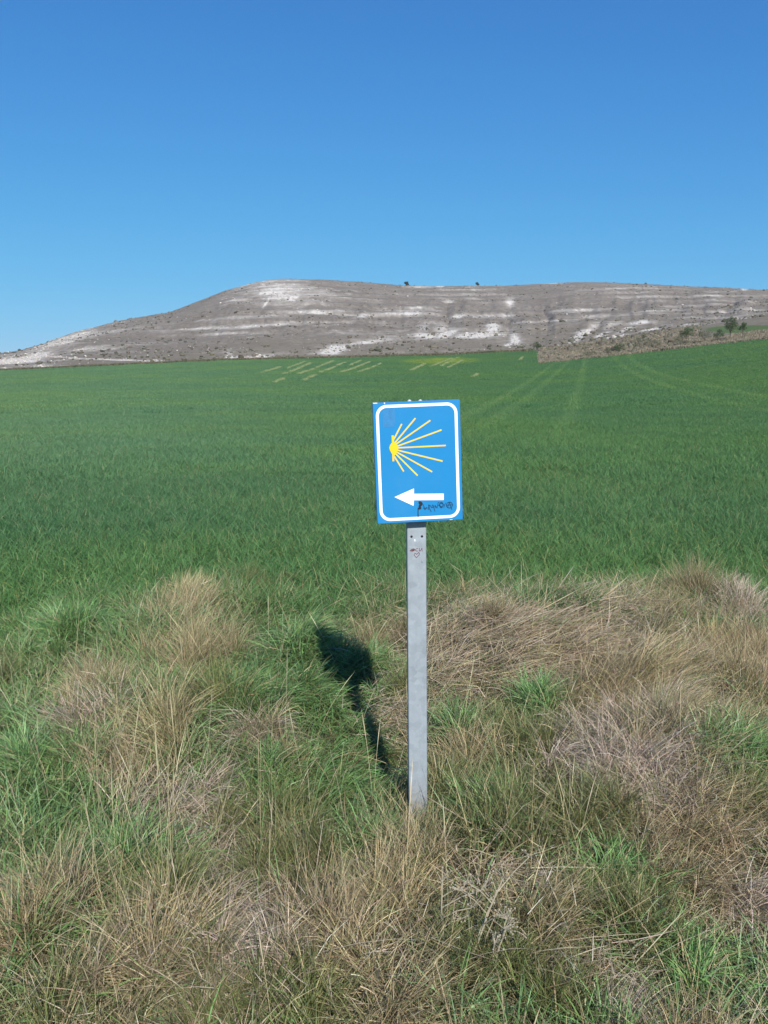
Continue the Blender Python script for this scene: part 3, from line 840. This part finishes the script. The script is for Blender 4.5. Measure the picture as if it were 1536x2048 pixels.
# galvanised zinc with spangle
m_zinc, nt, p = new_mat('galvanised_zinc'); t = NT(nt)
tc = t.n('ShaderNodeTexCoord')
vo = t.n('ShaderNodeTexVoronoi'); vo.inputs['Scale'].default_value = 42; t.l(tc.outputs['Object'], vo.inputs['Vector'])
f = t.noise(tc.outputs['Object'], 9, 6, .65); f2 = t.noise(tc.outputs['Object'], 55, 5, .7)
bw = t.n('ShaderNodeRGBToBW'); t.l(vo.outputs['Color'], bw.inputs[0])
c = t.mix(bw.outputs[0], (.245, .28, .31), (.335, .375, .41))
c = t.mix(t.math('MULTIPLY', t.ramp(f, .35, .7), .55), c, (.37, .425, .475))
c = t.mix(t.math('MULTIPLY', t.ramp(f2, .6, .75), .6), c, (.52, .58, .62))
c = t.mix(t.math('MULTIPLY', t.ramp(t.noise(tc.outputs['Object'], 21, 4), .62, .72), .4), c, (.21, .25, .29))
sepz = t.n('ShaderNodeSeparateXYZ'); t.l(tc.outputs['Object'], sepz.inputs[0])
mud = t.math('MULTIPLY', t.ramp(t.math('ADD', sepz.outputs[2], t.math('MULTIPLY', f, -.5)), .0, -.25), .7)
c = t.mix(mud, c, (.20, .175, .14))
mp = t.n('ShaderNodeMapping'); t.l(tc.outputs['Object'], mp.inputs[0]); mp.inputs['Scale'].default_value = (60, 60, 2.2)
c = t.mix(t.math('MULTIPLY', t.ramp(t.noise(mp.outputs[0], 1, 4), .55, .75), .25), c, (.24, .265, .29))
t.l(c, p.inputs['Base Color']); p.inputs['Metallic'].default_value = .25; p.inputs['Roughness'].default_value = .52
bp = t.n('ShaderNodeBump'); bp.inputs['Strength'].default_value = .3; bp.inputs['Distance'].default_value = .001
t.l(f2, bp.inputs['Height']); t.l(bp.outputs[0], p.inputs['Normal'])

SX, SY = .141, 3.6
signpost = bpy.data.objects.new('waymarker_sign', None); COL.objects.link(signpost)
zb = float(hxy(SX + 1e-6, SY))
signpost.location = (SX + .012, SY, zb)
signpost.rotation_euler = (0, R(-0.65), R(5.0))
tag(signpost, 'blue waymarker sign with yellow rays and white arrow on galvanised post', 'sign')
ZB = zb

PW, PD = .083, .042
def rounded_rect(w, h, r, seg=5):
    pts = []
    for cx, cy, a0 in ((w / 2 - r, h / 2 - r, 0), (-w / 2 + r, h / 2 - r, 90), (-w / 2 + r, -h / 2 + r, 180), (w / 2 - r, -h / 2 + r, 270)):
        for i in range(seg + 1):
            a = R(a0 + 90 * i / seg); pts.append((cx + r * math.cos(a), cy + r * math.sin(a)))
    return pts
TOP = 1.874
def tube_prism(outer, inner, z0, z1):
    bm = bmesh.new(); n = len(outer)
    lo = [bm.verts.new((a, b, z0)) for a, b in outer]; ho = [bm.verts.new((a, b, z1)) for a, b in outer]
    li = [bm.verts.new((a, b, z0)) for a, b in inner]; hi = [bm.verts.new((a, b, z1)) for a, b in inner]
    for i in range(n):
        j = (i + 1) % n
        bm.faces.new((lo[i], lo[j], ho[j], ho[i])); bm.faces.new((li[j], li[i], hi[i], hi[j]))
        bm.faces.new((ho[i], ho[j], hi[j], hi[i])); bm.faces.new((lo[j], lo[i], li[i], li[j]))
    return bm
bm = tube_prism(rounded_rect(PW, PD, .005), rounded_rect(PW - .005, PD - .005, .003), -.35, TOP)
post = bm_mesh('post', bm, m_zinc, signpost)

# screw holes drilled through the front wall
HOLE_Z = 1.331
cut = bmesh.new()
for hx in (-.0225, .0225):
    bmesh.ops.create_cone(cut, cap_ends=True, segments=20, radius1=.0052, radius2=.0052, depth=.03, matrix=Matrix.Translation((hx, -PD / 2, HOLE_Z)) @ Matrix.Rotation(R(90), 4, 'X'))
cme = bpy.data.meshes.new('drill'); cut.to_mesh(cme); cut.free()
co = bpy.data.objects.new('drill', cme); COL.objects.link(co)
bo = post.modifiers.new('holes', 'BOOLEAN'); bo.operation = 'DIFFERENCE'; bo.object = co; bo.solver = 'EXACT'
saved = signpost.matrix_world.copy()
co.parent = signpost
bpy.context.view_layer.update()
dg = bpy.context.evaluated_depsgraph_get()
nm = bpy.data.meshes.new_from_object(post.evaluated_get(dg))
post.modifiers.clear(); post.data = nm
bpy.data.objects.remove(co)
for pl in post.data.polygons: pl.use_smooth = False

# the plate: a folded tray, set 40 mm in front of the post, turned a little on its bolts
SW, SH, SDp = .363, .505, .026
panel_rot = Matrix.Rotation(R(1.55), 4, 'Y')        # clockwise seen from behind, so the right side rides up
FRONT = -(PD / 2 + .016 + SDp)
PCZ = 1.653
PMAT = Matrix.Translation((.0035, FRONT, PCZ)) @ Matrix.Rotation(R(-1.6), 4, 'Y')
def panel_mesh():
    bm = bmesh.new()
    r = .004
    pts = rounded_rect(SW, SH, r, 3); n = len(pts)
    e = .0016
    ins = rounded_rect(SW - 2 * e, SH - 2 * e, r, 3)
    rings = [(ins, 0.0), (pts, e), (pts, SDp), (rounded_rect(SW - .003, SH - .003, r, 3), SDp), (rounded_rect(SW - .003, SH - .003, r, 3), .0025)]
    vs = [[bm.verts.new((a, d, b)) for a, b in ring] for ring, d in rings]
    bm.faces.new(vs[0]); bm.faces.new(vs[-1])
    for A_, B_ in zip(vs[:-1], vs[1:]):
        for i in range(n):
            j = (i + 1) % n; bm.faces.new((A_[i], A_[j], B_[j], B_[i]))
    return bm
panel = bm_mesh('sign_panel', panel_mesh(), m_blue, signpost)
panel.matrix_local = PMAT
panel.data.materials.append(m_edge)
for pl in panel.data.polygons:
    if abs(pl.normal.y) < .9: pl.material_index = 1

def on_panel(name, polys, m, lift, thick=.0005, parent=panel):
    """flat film pieces, polygons in metres on the plate's face"""
    bm = bmesh.new()
    for poly in polys:
        f0 = [bm.verts.new((a, -lift - thick, b)) for a, b in poly]
        f1 = [bm.verts.new((a, -lift, b)) for a, b in poly]
        bm.faces.new(f0); n = len(poly)
        for i in range(n):
            j = (i + 1) % n; bm.faces.new((f0[j], f0[i], f1[i], f1[j]))
    return bm_mesh(name, bm, m, parent)
def ribbon(pts, w):
    """quads along a polyline (list of polys)"""
    out = []
    for i, (a, b) in enumerate(zip(pts[:-1], pts[1:])):
        d = Vector((b[0] - a[0], b[1] - a[1]))
        if d.length < 1e-7: continue
        d.normalize(); nx, ny = -d.y * w / 2, d.x * w / 2; ex, ey = d.x * w * .3, d.y * w * .3
        out.append([(a[0] - ex + nx, a[1] - ey + ny), (a[0] - ex - nx, a[1] - ey - ny), (b[0] + ex - nx, b[1] + ey - ny), (b[0] + ex + nx, b[1] + ey + ny)])
    return out
# enlarged view of the plate, its corners, and the way from there to metres on the plate
QC = [(157, 168), (1330, 130), (1368, 1720), (228, 1775)]
def q2m(x, y):
    u = v = .5
    for _ in range(12):
        bx = (1 - u) * (1 - v) * QC[0][0] + u * (1 - v) * QC[1][0] + u * v * QC[2][0] + (1 - u) * v * QC[3][0]
        by = (1 - u) * (1 - v) * QC[0][1] + u * (1 - v) * QC[1][1] + u * v * QC[2][1] + (1 - u) * v * QC[3][1]
        u -= (bx - x) / 1156; v -= (by - y) / 1598
    return ((u - .5) * SW, (.5 - v) * SH)
Q = lambda pts: [q2m(*a) for a in pts]
# border ring
ob = rounded_rect(SW - .0235, SH - .0215, .044, 10); ib = rounded_rect(SW - .0475, SH - .0455, .033, 10)
ring = [[ob[i], ob[(i + 1) % len(ob)], ib[(i + 1) % len(ob)], ib[i]] for i in range(len(ob))]
on_panel('border', ring, m_white, .0001)
on_panel('sticker_residue', [Q([(288, 262), (458, 250), (466, 420), (440, 482), (300, 492)])], m_residue, .0001, .0003)
# scallop: nine rays and the hinge
def ray(a, b, w):
    return ribbon(Q([a, b]), w)[0]
RAYS = [((445, 640), (545, 450)), ((462, 685), (727, 375)), ((478, 705), (926, 404)), ((492, 735), (1076, 528)), ((500, 758), (1133, 731)), ((495, 790), (1090, 936)), ((482, 815), (950, 1075)), ((470, 838), (756, 1122)), ((452, 875), (572, 1066))]
shell = on_panel('shell_rays', [ray(a, b, .0060) for a, b in RAYS], m_yellow2, .0001)
hinge = Q([(412, 594), (440, 594), (447, 680), (475, 690), (497, 735), (500, 765), (490, 800), (462, 845), (450, 860), (448, 935), (424, 938), (420, 842), (390, 790), (382, 755), (392, 720), (416, 690)])
on_panel('shell_hinge', [hinge], m_yellow, .0012)
on_panel('arrow', [Q([(452, 1411), (712, 1297), (712, 1369)]), Q([(452, 1411), (712, 1369), (712, 1455)]), Q([(452, 1411), (712, 1455), (706, 1530)]), Q([(712, 1369), (1110, 1368), (1110, 1454), (712, 1455)])], m_white, .0001)
# marker scrawl (traced from an enlargement of 15.36 x the photograph at 825, 990)
def s2q(p): return ((825 + p[0] / 15.36 - 720) * 6.678, (990 + p[1] / 15.36 - 780) * 6.678)
SQ = lambda pts: Q([s2q(a) for a in pts])
on_panel('graffiti_blot', [SQ([(168, 152), (230, 155), (280, 190), (296, 230), (285, 268), (245, 300), (238, 325), (252, 360), (240, 390), (205, 402), (165, 398), (150, 380), (172, 345), (165, 300), (185, 262), (205, 250), (178, 235), (165, 205)])] + ribbon(SQ([(152, 360), (150, 560)]), .0034) + ribbon(SQ([(152, 575), (154, 625)]), .0040), m_ink, .0012)
SCR = [[(310, 255), (362, 415), (420, 340)], [(310, 362), (435, 360)], [(462, 412), (482, 290), (470, 268), (520, 278), (530, 310), (480, 345), (555, 470)], [(560, 350), (592, 268), (612, 275), (668, 458)], [(570, 345), (640, 320)],
       [(680, 350), (670, 275), (735, 360), (770, 195), (795, 185)], [(770, 275), (830, 285), (810, 235)], [(935, 255), (955, 285), (1005, 205)], [(955, 285), (945, 350)],
       [(1065, 345), (1112, 180), (1135, 250), (1190, 410)], [(1015, 275), (1220, 265)]]
circ = [(1118 + 92 * math.cos(a), 272 + 92 * math.sin(a)) for a in np.linspace(0, 2 * math.pi, 21)]
oh = [(865 + 55 * math.cos(a), 260 + 70 * math.sin(a)) for a in np.linspace(0, 2 * math.pi, 17)]
polys = []
for s in SCR + [circ, oh]: polys += ribbon(SQ(s), .0024)
polys += ribbon(SQ([(815, 300), (845, 320), (880, 325), (915, 295)]), .0030) + ribbon(SQ([(830, 330), (865, 355), (900, 330)]), .0030) + ribbon(SQ([(830, 225), (865, 212), (905, 235)]), .002)
on_panel('graffiti', polys, m_ink2, .0012)
# bare metal chips along the folded rim
on_panel('paint_chip', [Q([(158, 166), (220, 165), (222, 178), (170, 180)])], m_chip, .0001, .0003)
on_panel('paint_chip', [Q([(1190, 1716), (1228, 1714), (1228, 1722), (1190, 1724)])], m_chip, .0001, .0003)
on_panel('paint_chip', [Q([(308, 164), (326, 163), (322, 186), (312, 184)])], m_chip, .0001, .0003)

# clamps that hold the plate, with bolts
def box_bm(bm, cx, cy, cz, sx, sy, sz, bev=.0):
    r = bmesh.ops.create_cube(bm, size=1, matrix=Matrix.Translation((cx, cy, cz)) @ Matrix.Diagonal((sx, sy, sz, 1)))
    if bev: bmesh.ops.bevel(bm, geom=list({e for v in r['verts'] for e in v.link_edges}), offset=bev, segments=2, affect='EDGES')
for cz in (1.50, 1.78):
    bm = bmesh.new()
    box_bm(bm, 0, -(PD / 2 + .0085), cz, .16, .0152, .028, .002)
    box_bm(bm, -PW / 2 - .004, 0, cz, .004, PD + .02, .026, .001)
    box_bm(bm, PW / 2 + .004, 0, cz, .004, PD + .02, .026, .001)
    box_bm(bm, 0, PD / 2 + .004, cz, PW + .03, .004, .026, .001)
    bm_mesh('clamp', bm, m_zinc, signpost)
for hx in (-.0265, .019):
    bm = bmesh.new()
    bmesh.ops.create_cone(bm, cap_ends=True, segments=6, radius1=.0085, radius2=.0085, depth=.010, matrix=Matrix.Translation((hx, -.012, TOP + .029)))
    bmesh.ops.create_cone(bm, cap_ends=True, segments=10, radius1=.0045, radius2=.0045, depth=.05, matrix=Matrix.Translation((hx, -.012, TOP + .012)))
    bm_mesh('bolt', bm, m_chip, signpost)
bm = bmesh.new(); box_bm(bm, 0, 0, TOP + .0042, PW + .003, PD + .003, .008, .002); bm_mesh('post_cap', bm, m_zinc, signpost)

# marker writing on the post (traced from an enlargement of 25.6 x at 805, 1070)
PSC = PW / ((1245 - 185) / 25.6)       # metres per photograph pixel at the post
def p2m(p): return (((805 + p[0] / 25.6) - 834.0 - .35) * PSC, HOLE_Z - ((1070 + p[1] / 25.6) - 1072.2) * PSC)
PQ = lambda pts: [p2m(a) for a in pts]
WR = [[(820, 720), (770, 712), (710, 745), (680, 800), (710, 858), (820, 855)], [(905, 705), (885, 770), (900, 850), (930, 868), (975, 800), (1035, 705), (1042, 880)],
      [(385, 835), (440, 775), (540, 722), (610, 735), (640, 790), (600, 835), (500, 862), (385, 838)], [(440, 840), (560, 745), (520, 840), (600, 770), (560, 850), (470, 790)],
      [(740, 1045), (700, 995), (650, 985), (605, 1030), (600, 1085), (730, 1235), (800, 1150), (870, 1090), (895, 1020), (875, 960), (835, 945), (790, 990), (745, 1045)]]
polys = []
for s in WR: polys += ribbon(PQ(s), .0026)
wr = on_panel('graffiti', polys, m_red, PD / 2 + .0002, .0003, post)
on_panel('zinc_run', [PQ([(600, 200), (640, 180), (690, 220), (680, 320), (645, 330), (610, 280)])], m_chip, PD / 2 + .0002, .0004, post)
on_panel('scuff', [PQ([(980, 1430), (1015, 1415), (1075, 1500), (1065, 1540), (1020, 1540)])], flat_mat('grey_scuff', (.16, .19, .23), .6, 0, .2, 40), PD / 2 + .0002, .0003, post)

# ------------------------------------------------------------------ dead flower stems in the verge
m_stem = flat_mat('dead_stem', (.34, .30, .21), .8, 0, .25, 30)
m_head = flat_mat('dead_flower_head', (.30, .265, .20), .9, 0, .3, 60)
def tube(bm, pts, r0, r1, seg=5):
    rings = []
    for i, p_ in enumerate(pts):
        p_ = Vector(p_); q = Vector(pts[min(i + 1, len(pts) - 1)]) - Vector(pts[max(i - 1, 0)])
        q.normalize(); a = q.orthogonal().normalized(); b = q.cross(a)
        r = r0 + (r1 - r0) * i / max(1, len(pts) - 1)
        rings.append([bm.verts.new(p_ + (a * math.cos(2 * math.pi * k / seg) + b * math.sin(2 * math.pi * k / seg)) * r) for k in range(seg)])
    for A_, B_ in zip(rings[:-1], rings[1:]):
        for k in range(seg): bm.faces.new((A_[k], A_[(k + 1) % seg], B_[(k + 1) % seg], B_[k]))
    bm.faces.new(rings[0][::-1]); bm.faces.new(rings[-1])
def dead_plant(px, py, h, lean, nb, label):
    x, y = pix_ground(px, py, .05)
    z = float(hxy(x, y))
    o = bpy.data.objects.new('dead_umbel_plant', None); COL.objects.link(o); o.location = (x, y, z)
    tag(o, label, 'plant', 'dead umbel plants on the verge')
    rr = random.Random(px)
    bm = bmesh.new(); heads = []
    top = Vector((lean[0] * h, lean[1] * h, h))
    main = [(0, 0, -.03), top * .35 + Vector((.01, 0, .0)), top * .7, top]
    tube(bm, main, .0036, .0022)
    for i in range(nb):
        f = .45 + .5 * i / nb
        s = top * f; a = rr.uniform(0, 6.28); L = rr.uniform(.08, .17)
        e = s + Vector((math.cos(a) * L * .8, math.sin(a) * L * .5, L * rr.uniform(.3, .8)))
        tube(bm, [s, (s + e) / 2 + Vector((0, 0, .008)), e], .0022, .0014, 4); heads.append(e)
    heads.append(top)
    bm_mesh('stem', bm, m_stem, o)
    for e in heads:
        bm = bmesh.new()
        for k in range(rr.randint(6, 9)):
            a = rr.uniform(0, 6.28); L = rr.uniform(.018, .045)
            q = e + Vector((math.cos(a) * L, math.sin(a) * L, L * rr.uniform(.1, 1.0)))
            tube(bm, [e, q], .0011, .0007, 3)
            bmesh.ops.create_icosphere(bm, subdivisions=1, radius=rr.uniform(.0022, .0042), matrix=Matrix.Translation(q))
        bm_mesh('flower_head', bm, m_head, o)
dead_plant(915, 1945, .36, (.42, .1), 5, 'pale dead umbel stem slanting over green grass below the signpost')
dead_plant(880, 1915, .30, (.02, .05), 4, 'upright dead umbel with bleached seed heads beside a slanting dead stem')
dead_plant(965, 1960, .22, (.35, .1), 4, 'short forked dead umbel lowest of the three dead stems')

# ------------------------------------------------------------------ trees and shrubs
m_bark = flat_mat('bark', (.11, .085, .065), .95, 0, .35, 6, .6)
def leaf_mat(name, c):
    return blade_mat(name, .25, .6)
m_leaf = blade_mat('tree_leaf', .25, .6, spec=.25)
def make_tree(name, x, y, h, w, pal, label, cat, group, trunk_f=.3, nleaf=1300, leaf=.20, open_=.0, tilt=0):
    z = float(hxy(x, y))
    rr = np.random.default_rng(int(abs(x * 131 + y * 17)) + int(h * 100))
    o = bpy.data.objects.new(name, None); COL.objects.link(o); o.location = (x, y, z)
    tag(o, label, cat, group)
    bm = bmesh.new()
    th = h * trunk_f
    tr = max(.05, h * .022)
    fork = Vector((tilt * th, 0, th))
    tube(bm, [(0, 0, -.4), (0, 0, .02), tuple(fork * .6 + Vector((.03 * h, 0, 0)) * .3), tuple(fork)], tr * 1.25, tr * .8, 7)
    cl = []
    nb = 9 if h > 3 else 7
    for i in range(nb):
        a = 2 * math.pi * i / nb + rr.uniform(-.4, .4)
        f = rr.uniform(.30, 1.0)
        rad = w / 2 * rr.uniform(.35, .85) * (1.05 - .45 * abs(f - .55))
        e = Vector((math.cos(a) * rad + tilt * h * f, math.sin(a) * rad, th + (h - th) * f * .88))
        tube(bm, [tuple(fork), tuple((fork * .45 + e * .55) + Vector((0, 0, .06 * h))), tuple(e)], tr * .5, tr * .14, 5)
        cl.append((e, w * rr.uniform(.15, .27)))
    cl.append((Vector((tilt * h, 0, h * .9)), w * .2)); cl.append((Vector((tilt * h * .6, 0, (h + th) * .55)), w * .25))
    bm_mesh('trunk', bm, m_bark, o)
    n = nleaf
    ci = rr.integers(0, len(cl), n)
    cen = np.array([c[0][:] for c in cl])[ci]; rad = np.array([c[1] for c in cl])[ci]
    u = rr.standard_normal((n, 3)); u /= np.linalg.norm(u, axis=1, keepdims=True)
    P = cen + u * (rad * rr.uniform(.15, 1.15, n) ** .6)[:, None] * np.array([1, 1, .85])
    P[:, 2] = np.clip(P[:, 2], .08 * h, h * 1.02)
    a = rr.standard_normal((n, 3)); a /= np.linalg.norm(a, axis=1, keepdims=True)
    b = np.cross(a, rr.standard_normal((n, 3))); b /= np.linalg.norm(b, axis=1, keepdims=True)
    s = leaf * rr.uniform(.6, 1.3, n)[:, None]
    V = np.stack([P - a * s * .5, P + b * s * .35, P + a * s * .5, P - b * s * .35], 1).reshape(-1, 3)
    F = np.arange(4 * n).reshape(-1, 4)
    palv = np.array(pal)
    clump = rr.uniform(.8, 1.2, len(cl))[ci]
    c = palv[rr.integers(0, len(palv), n)] * (clump * rr.uniform(.75, 1.25, n))[:, None]
    me = np_mesh('crown', V, [F], np.repeat(c, 4, 0))
    link_mesh('crown', me, m_leaf, o)
    return o

DARKG = [(.072, .100, .042), (.084, .114, .050), (.060, .084, .038)]
MIDG = [(.085, .128, .050), (.100, .142, .060), (.070, .106, .046)]
DULL = [(.150, .150, .092), (.170, .165, .108), (.128, .130, .078)]
HOLM = [(.042, .058, .038), (.052, .066, .044), (.034, .048, .034)]
# (px at the base, depth along the ground, height m, width m, palette, name, label)
def on_line(px, r): 
    a = float(az_of(px, 690)); return r * math.sin(a), r * math.cos(a)
GRP = 'trees and shrubs along the far field margin'
trees = [
    (1372, 224, 3.7, 2.9, MIDG, 'small_tree', 'bright green lopsided little tree over pale bushes on the field margin', .32, 1100, .22),
    (1361, 221, 2.3, 2.6, DULL, 'shrub', 'pale olive bush at the foot of the lopsided green tree', .18, 700, .20),
    (1408, 226, 2.6, 4.2, DULL, 'shrub', 'wide washed out grey green shrub between the lopsided tree and the tallest tree', .2, 800, .20),
    (1437, 223, 2.5, 2.4, MIDG, 'shrub', 'round green bush just before the tallest tree of the margin', .2, 800, .2),
    (1459, 224, 4.9, 3.7, DARKG, 'small_tree', 'tallest dark green tree on the scrubby field margin', .3, 1700, .22),
    (1484, 224, 3.4, 1.9, MIDG, 'small_tree', 'slim lone tree with bare trunk against the green meadow strip', .42, 800, .2),
    (1238, 222, 2.1, 3.2, DARKG, 'shrub', 'darkest low bush on the tan scrub bank', .15, 900, .2),
    (1216, 222, 1.6, 2.2, DULL, 'shrub', 'small dull bush beside the darkest bush of the scrub bank', .15, 500, .2),
    (1284, 223, 2.4, 4.2, DULL, 'shrub', 'broad olive bush with a dry crown midway along the bank', .18, 800, .2),
    (1178, 221, 1.1, 2.6, DULL, 'shrub', 'lowest flat bush where the scrub bank narrows', .12, 500, .2),
    (1312, 224, 1.8, 2.8, DULL, 'shrub', 'thin brownish bush next to the broad olive bush', .2, 450, .2),
    (1074, 287, 2.8, 2.6, DARKG, 'shrub', 'dark bush standing in the inner corner of the wheat field', .15, 700, .25)]
for px, r, h, w, pal, nm_, lab, tf, nl, lf in trees:
    x, y = on_line(px, r)
    make_tree(nm_, x, y, h * 1.12, w * 1.15, pal, lab, 'tree' if nm_ == 'small_tree' else 'bush', GRP, tf, nl, lf)
for px, lab, w in ((813, 'dark round holm oak on the skyline nearer the hill summit', 5.2), (954, 'dark holm oak with a narrow foot on the skyline saddle', 4.6)):
    a = float(az_of(px, 570)); rr1, zr1 = ridge(np.array([a])); rr1 = float(rr1[0]) - 3
    make_tree('holm_oak', rr1 * math.sin(a), rr1 * math.cos(a), 3.7, w * .92, HOLM, lab, 'tree', 'holm oaks on the skyline', .10, 1500, .8)

# ------------------------------------------------------------------ low scrub and stones on the hill
def blobs(name, x, y, sx, sz, pal, m, label, cat, jag=.25, sink=.25):
    ico = bmesh.new(); bmesh.ops.create_icosphere(ico, subdivisions=1, radius=1)
    bv = np.array([v.co[:] for v in ico.verts]); bf = np.array([[v.index for v in f.verts] for f in ico.faces]); ico.free()
    n = len(x)
    z = hxy(x, y)
    B = bv[None] * (1 + jag * rng.standard_normal((n, len(bv), 1)))
    an = rng.uniform(0, 6.28, n); c, s = np.cos(an)[:, None], np.sin(an)[:, None]
    el = rng.uniform(.7, 1.4, n)[:, None]
    X = (B[..., 0] * c - B[..., 1] * s * el); Y = (B[..., 0] * s + B[..., 1] * c * el)
    V = np.stack([x[:, None] + X * sx[:, None], y[:, None] + Y * sx[:, None], z[:, None] + (B[..., 2] + 1 - 2 * sink) * sz[:, None]], -1)
    F = (np.arange(n)[:, None, None] * len(bv) + bf[None]).reshape(-1, 3)
    col = pick(n, pal, .18)
    o = link_mesh(name, np_mesh(name, V.reshape(-1, 3), [F], np.repeat(col, len(bv), 0)), m)
    return tag(o, label, cat, kind='stuff')
m_blob = blade_mat('scrub_leaf', .1, .9, spec=.1)
n = 5500
az = rng.uniform(-.5, .5, n)
rr2, _ = ridge(az)
s = rng.uniform(.0, 1.0, n) ** 1.25
r = RF + 3 + (rr2 - RF - 6) * s
x, y = r * np.sin(az), r * np.cos(az)
keep = fbm(x / 40, y / 60, 401, 3) > .43
x, y = x[keep], y[keep]
az = rng.uniform(float(az_of(1085)), float(az_of(1400)), 600); r = 216 + 90 * rng.uniform(0, 1, 600)     # the bank right of the notch
x = np.concatenate([x, r * np.sin(az)]); y = np.concatenate([y, r * np.cos(az)])
sz = rng.lognormal(-1.0, .40, len(x))
blobs('hill_scrub', x, y, sz, sz * .7, [(.105, .10, .07), (.13, .118, .086), (.085, .086, .056), (.145, .13, .10)], m_blob, 'dark low scrub bushes dotted over the whole hillside', 'scrub')
n = 90000
az = rng.uniform(-.5, .5, n); rr2, _ = ridge(az)
r = RF + 6 + (rr2 - RF - 8) * rng.uniform(0, 1, n)
x, y = r * np.sin(az), r * np.cos(az)
ckv = hill_attrs(az, r, np.stack([x, y, hxy(x, y)], -1))['chalk']
keep = rng.uniform(size=n) < .012 + .6 * sstep(.35, .8, ckv)
x, y = x[keep], y[keep]
sz = rng.lognormal(-1.5, .42, len(x))
blobs('chalk_stones', x, y, sz, sz * .6, [(.46, .425, .38), (.54, .505, .455), (.40, .365, .32)], m_blob, 'white chalk blocks broken from the rock beds of the hillside', 'stones', .3)

# tan tufts on the bank beyond the wheat
def bank():
    n = 15000
    az = rng.uniform(float(az_of(1078)), .5, n)
    r = field_edge(az) + 1.0 + 92 * rng.uniform(0, 1, n) ** 2.2
    ok_ = ~((az > float(az_of(1395))) & (r > 238 + 8 * rng.uniform(size=n))); az, r = az[ok_], r[ok_]; n = len(az)
    x, y = r * np.sin(az), r * np.cos(az)
    z = hxy(x, y)
    k = 7
    root = np.repeat(np.stack([x, y, z - .05], -1), k, 0) + rng.normal(0, .25, (n * k, 3)) * [1, 1, 0]
    pal = [(.31, .25, .185), (.26, .215, .155), (.19, .18, .115), (.155, .155, .095), (.38, .32, .245), (.24, .21, .155)]
    c = np.repeat(pick(n, pal, .2), k, 0)
    hh = np.repeat(.15 + .75 * fbm(x / 5, y / 5, 411, 3), k) * rng.uniform(.6, 1.2, n * k)
    return blades(root, hh, rng.uniform(0, 6.28, n * k), rng.uniform(0, .6, n * k), rng.uniform(0, .8, n * k), rng.uniform(.08, .2, n * k), c * .8, c, S=2)
V, F, C = bank()
tag(link_mesh('bank_scrub', np_mesh('bank_scrub', V, [F], C), m_dry), 'tan and olive rough grass covering the bank beyond the wheat', 'scrub', kind='stuff')
# thin rough margin where the wheat meets the hill
def margin():
    n = 5000
    az = rng.uniform(-.5, float(az_of(1066)), n)
    r = field_edge(az) + .3 + 5 * rng.uniform(0, 1, n) ** 1.5
    x, y = r * np.sin(az), r * np.cos(az); z = hxy(x, y); k = 5
    root = np.repeat(np.stack([x, y, z - .05], -1), k, 0) + rng.normal(0, .35, (n * k, 3)) * [1, 1, 0]
    c = np.repeat(pick(n, [(.14, .13, .075), (.20, .17, .11), (.09, .095, .05)], .2), k, 0)
    return blades(root, rng.uniform(.3, .9, n * k), rng.uniform(0, 6.28, n * k), rng.uniform(0, .6, n * k), rng.uniform(0, .8, n * k), rng.uniform(.1, .25, n * k), c * .8, c, S=2)
V, F, C = margin()
tag(link_mesh('margin_scrub', np_mesh('margin_scrub', V, [F], C), m_dry), 'thin dull strip of weeds between the wheat and the hill foot', 'scrub', kind='stuff')

# ------------------------------------------------------------------ thin air between here and the hill
mh = bpy.data.materials.new('thin_haze'); mh.use_nodes = True
nt = mh.node_tree; nt.nodes.clear()
out = nt.nodes.new('ShaderNodeOutputMaterial'); vol = nt.nodes.new('ShaderNodeVolumePrincipled')
vol.inputs['Color'].default_value = (.86, .93, 1.0, 1); vol.inputs['Density'].default_value = .00009; vol.inputs['Anisotropy'].default_value = .0
nt.links.new(vol.outputs[0], out.inputs['Volume'])
zall = [min(v.co.z for v in hill.data.vertices), max(v.co.z for v in hill.data.vertices)]
bm = bmesh.new(); zlo, zhi = min(zall[0], -1) - 1.5, zall[1] + 9
bmesh.ops.create_cube(bm, size=1, matrix=Matrix.Translation((0, 0, (zlo + zhi) / 2)) @ Matrix.Diagonal((12600, 12600, zhi - zlo, 1)))
hz = bm_mesh('haze', bm, mh); tag(hz, 'faint bluish haze in the air towards the hill', 'haze', kind='stuff')
